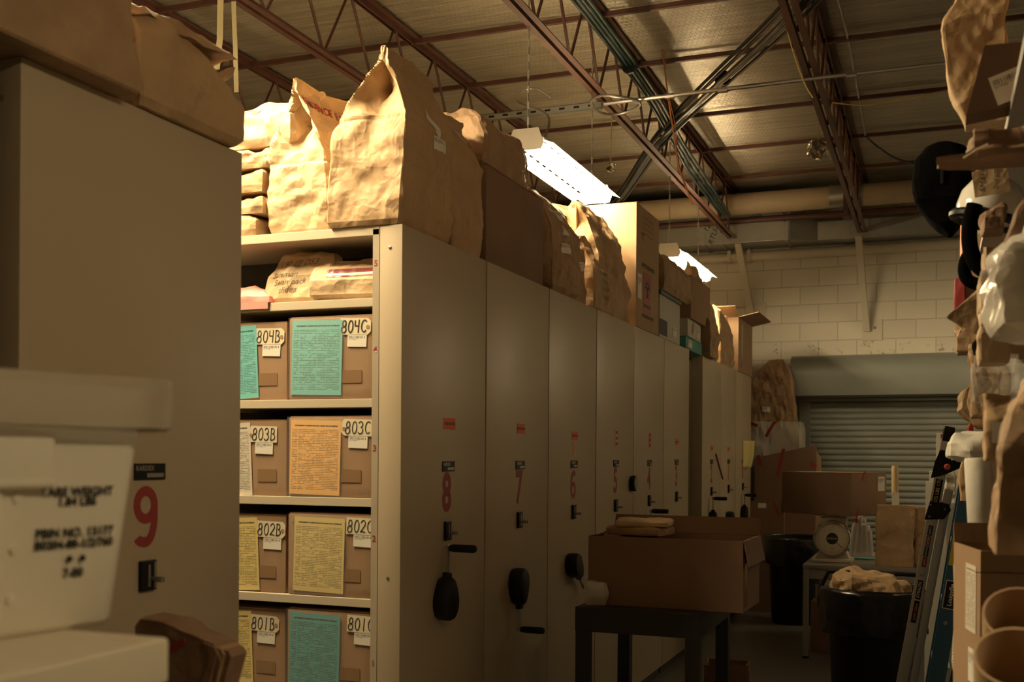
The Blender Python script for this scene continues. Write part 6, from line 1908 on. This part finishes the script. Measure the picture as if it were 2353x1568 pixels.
# blue ladder
BY = 5.45
t2, b2 = P(2232, 1080, Y=BY), P(2150, 1568, Y=BY)
dv = (b2 - t2) / (b2.z - t2.z)
t2 = t2 - dv * -0.18
base = t2 + dv * (0 - t2.z)
bl = thing('step_ladder', 'blue fibreglass step ladder leaning behind the aluminium one', 'ladder', (base.x, BY, 0))
ax = (t2 - base).normalized(); Lb = (t2 - base).length
xx = yy.cross(ax).normalized()
Mb = Matrix.Identity(4)
for i in range(3):
    Mb[i][0], Mb[i][1], Mb[i][2] = xx[i], yy[i], ax[i]
for (x0_, y0_) in ((-0.035, 0.0), (-0.035, 0.42)):
    mb = MB(); mb.box(x0_, y0_, 0.03, x0_ + 0.075, y0_ + 0.03, Lb, 0.004, M=Mb); mb.build('rail', 'blue', bl, smooth=True)
for (x0_, y0_) in ((0.06, 0.02), (0.06, 0.40)):
    mb = MB(); mb.box(x0_, y0_, 0.03, x0_ + 0.04, y0_ + 0.03, Lb - 0.05, 0.004, M=Mb @ Matrix.Rotation(0.03, 4, 'Y')); mb.build('rear_rail', 'blue', bl, smooth=True)
for k in range(5):
    mb = MB(); mb.box(-0.03, 0.03, 0.28 + 0.29 * k, 0.05, 0.42, 0.30 + 0.29 * k, 0.003, M=Mb); mb.build('step', 'alum', bl)
mb = MB(); mb.box(-0.04, -0.004, Lb - 0.02, 0.10, 0.46, Lb + 0.03, 0.008, M=Mb); mb.build('top_cap', 'redtape', bl, smooth=True)
for (y0_) in (0.0, 0.42):
    mb = MB(); mb.box(-0.04, y0_ - 0.003, 0, 0.045, y0_ + 0.034, 0.05, 0.004, M=Mb); mb.build('foot', 'black', bl)
for k in range(3):
    mb = MB(); mb.lathe([(0.010, 0), (0.008, 0.003)], 12, Mb @ Matrix.Translation((0.0, 0, Lb - 0.32 - 0.29 * k)) @ Matrix.Rotation(PI / 2, 4, 'X')); mb.build('rivet', 'steel', bl)
yl_ = form_mat('yellow caution label', (0.62, 0.47, 0.05), rows=20)
zc_ = Lb - 0.18 - (P(2192, 1080, Y=BY).z - P(2192, 1258, Y=BY).z)
rail_label(bl, Mb, zc_, 0.19, 0.064, yl_, None, x=0.002)
rail_label(bl, Mb, zc_ + 0.083, 0.018, 0.060, 'black', None, x=0.002, y=-0.001)
tm = text_bm('CAUTION', 0.012, bold=0.0004)
bmesh.ops.transform(tm.bm, matrix=Mb @ frame_m((0.002, -0.0016, zc_ + 0.083), (1, 0, 0), (0, 0, 1)), verts=tm.bm.verts[:])
tm.build('lettering', 'lyellow', bl)
zl_ = Lb - 0.18 - (P(2170, 1080, Y=BY).z - P(2170, 1372, Y=BY).z)
rail_label(bl, Mb, zl_, 0.135, 0.060, 'alum', None, x=0.002)
rail_label(bl, Mb, zl_, 0.125, 0.050, 'black', 'Louisville', 'white', 0.028, x=0.002, y=-0.001)

# boards behind the ladders
for (px0, px1, py0, Y, m, lab) in ((2151, 2184, 996, 8.3, 'white', 'tall white board with a red tab standing behind the ladders'), (2135, 2160, 1083, 8.15, 'cloth', 'shorter grey white board standing in front of the tall one'), (2127, 2140, 1107, 8.05, 'white', 'small stack edge of white boards at the left of the group')):
    a, b = P(px0, py0, Y=Y), P(px1, py0, Y=Y)
    mb = MB(); mb.box(0, 0, 0.0, b.x - a.x + 0.10, 0.03, a.z - 0.001, 0.003)
    o = mb.build('white_board', m); o.location = (a.x, Y, 0.001); tag(o, lab, 'board')
    if py0 == 996:
        mb = MB(); mb.box(0.03, -0.0012, a.z - 0.045, 0.055, -0.0002, a.z - 0.008); mb.build('red_tab', 'redtape', o)
rbag('crumpled white polythene sheet caught between the two ladders', (2172, 1085, 2196, 1168), 6.62, 0.06, 123, kind='flat', m='cloth', amp=0.012, name='polythene_sheet', cat='plastic sheet', n=40, lev=20)
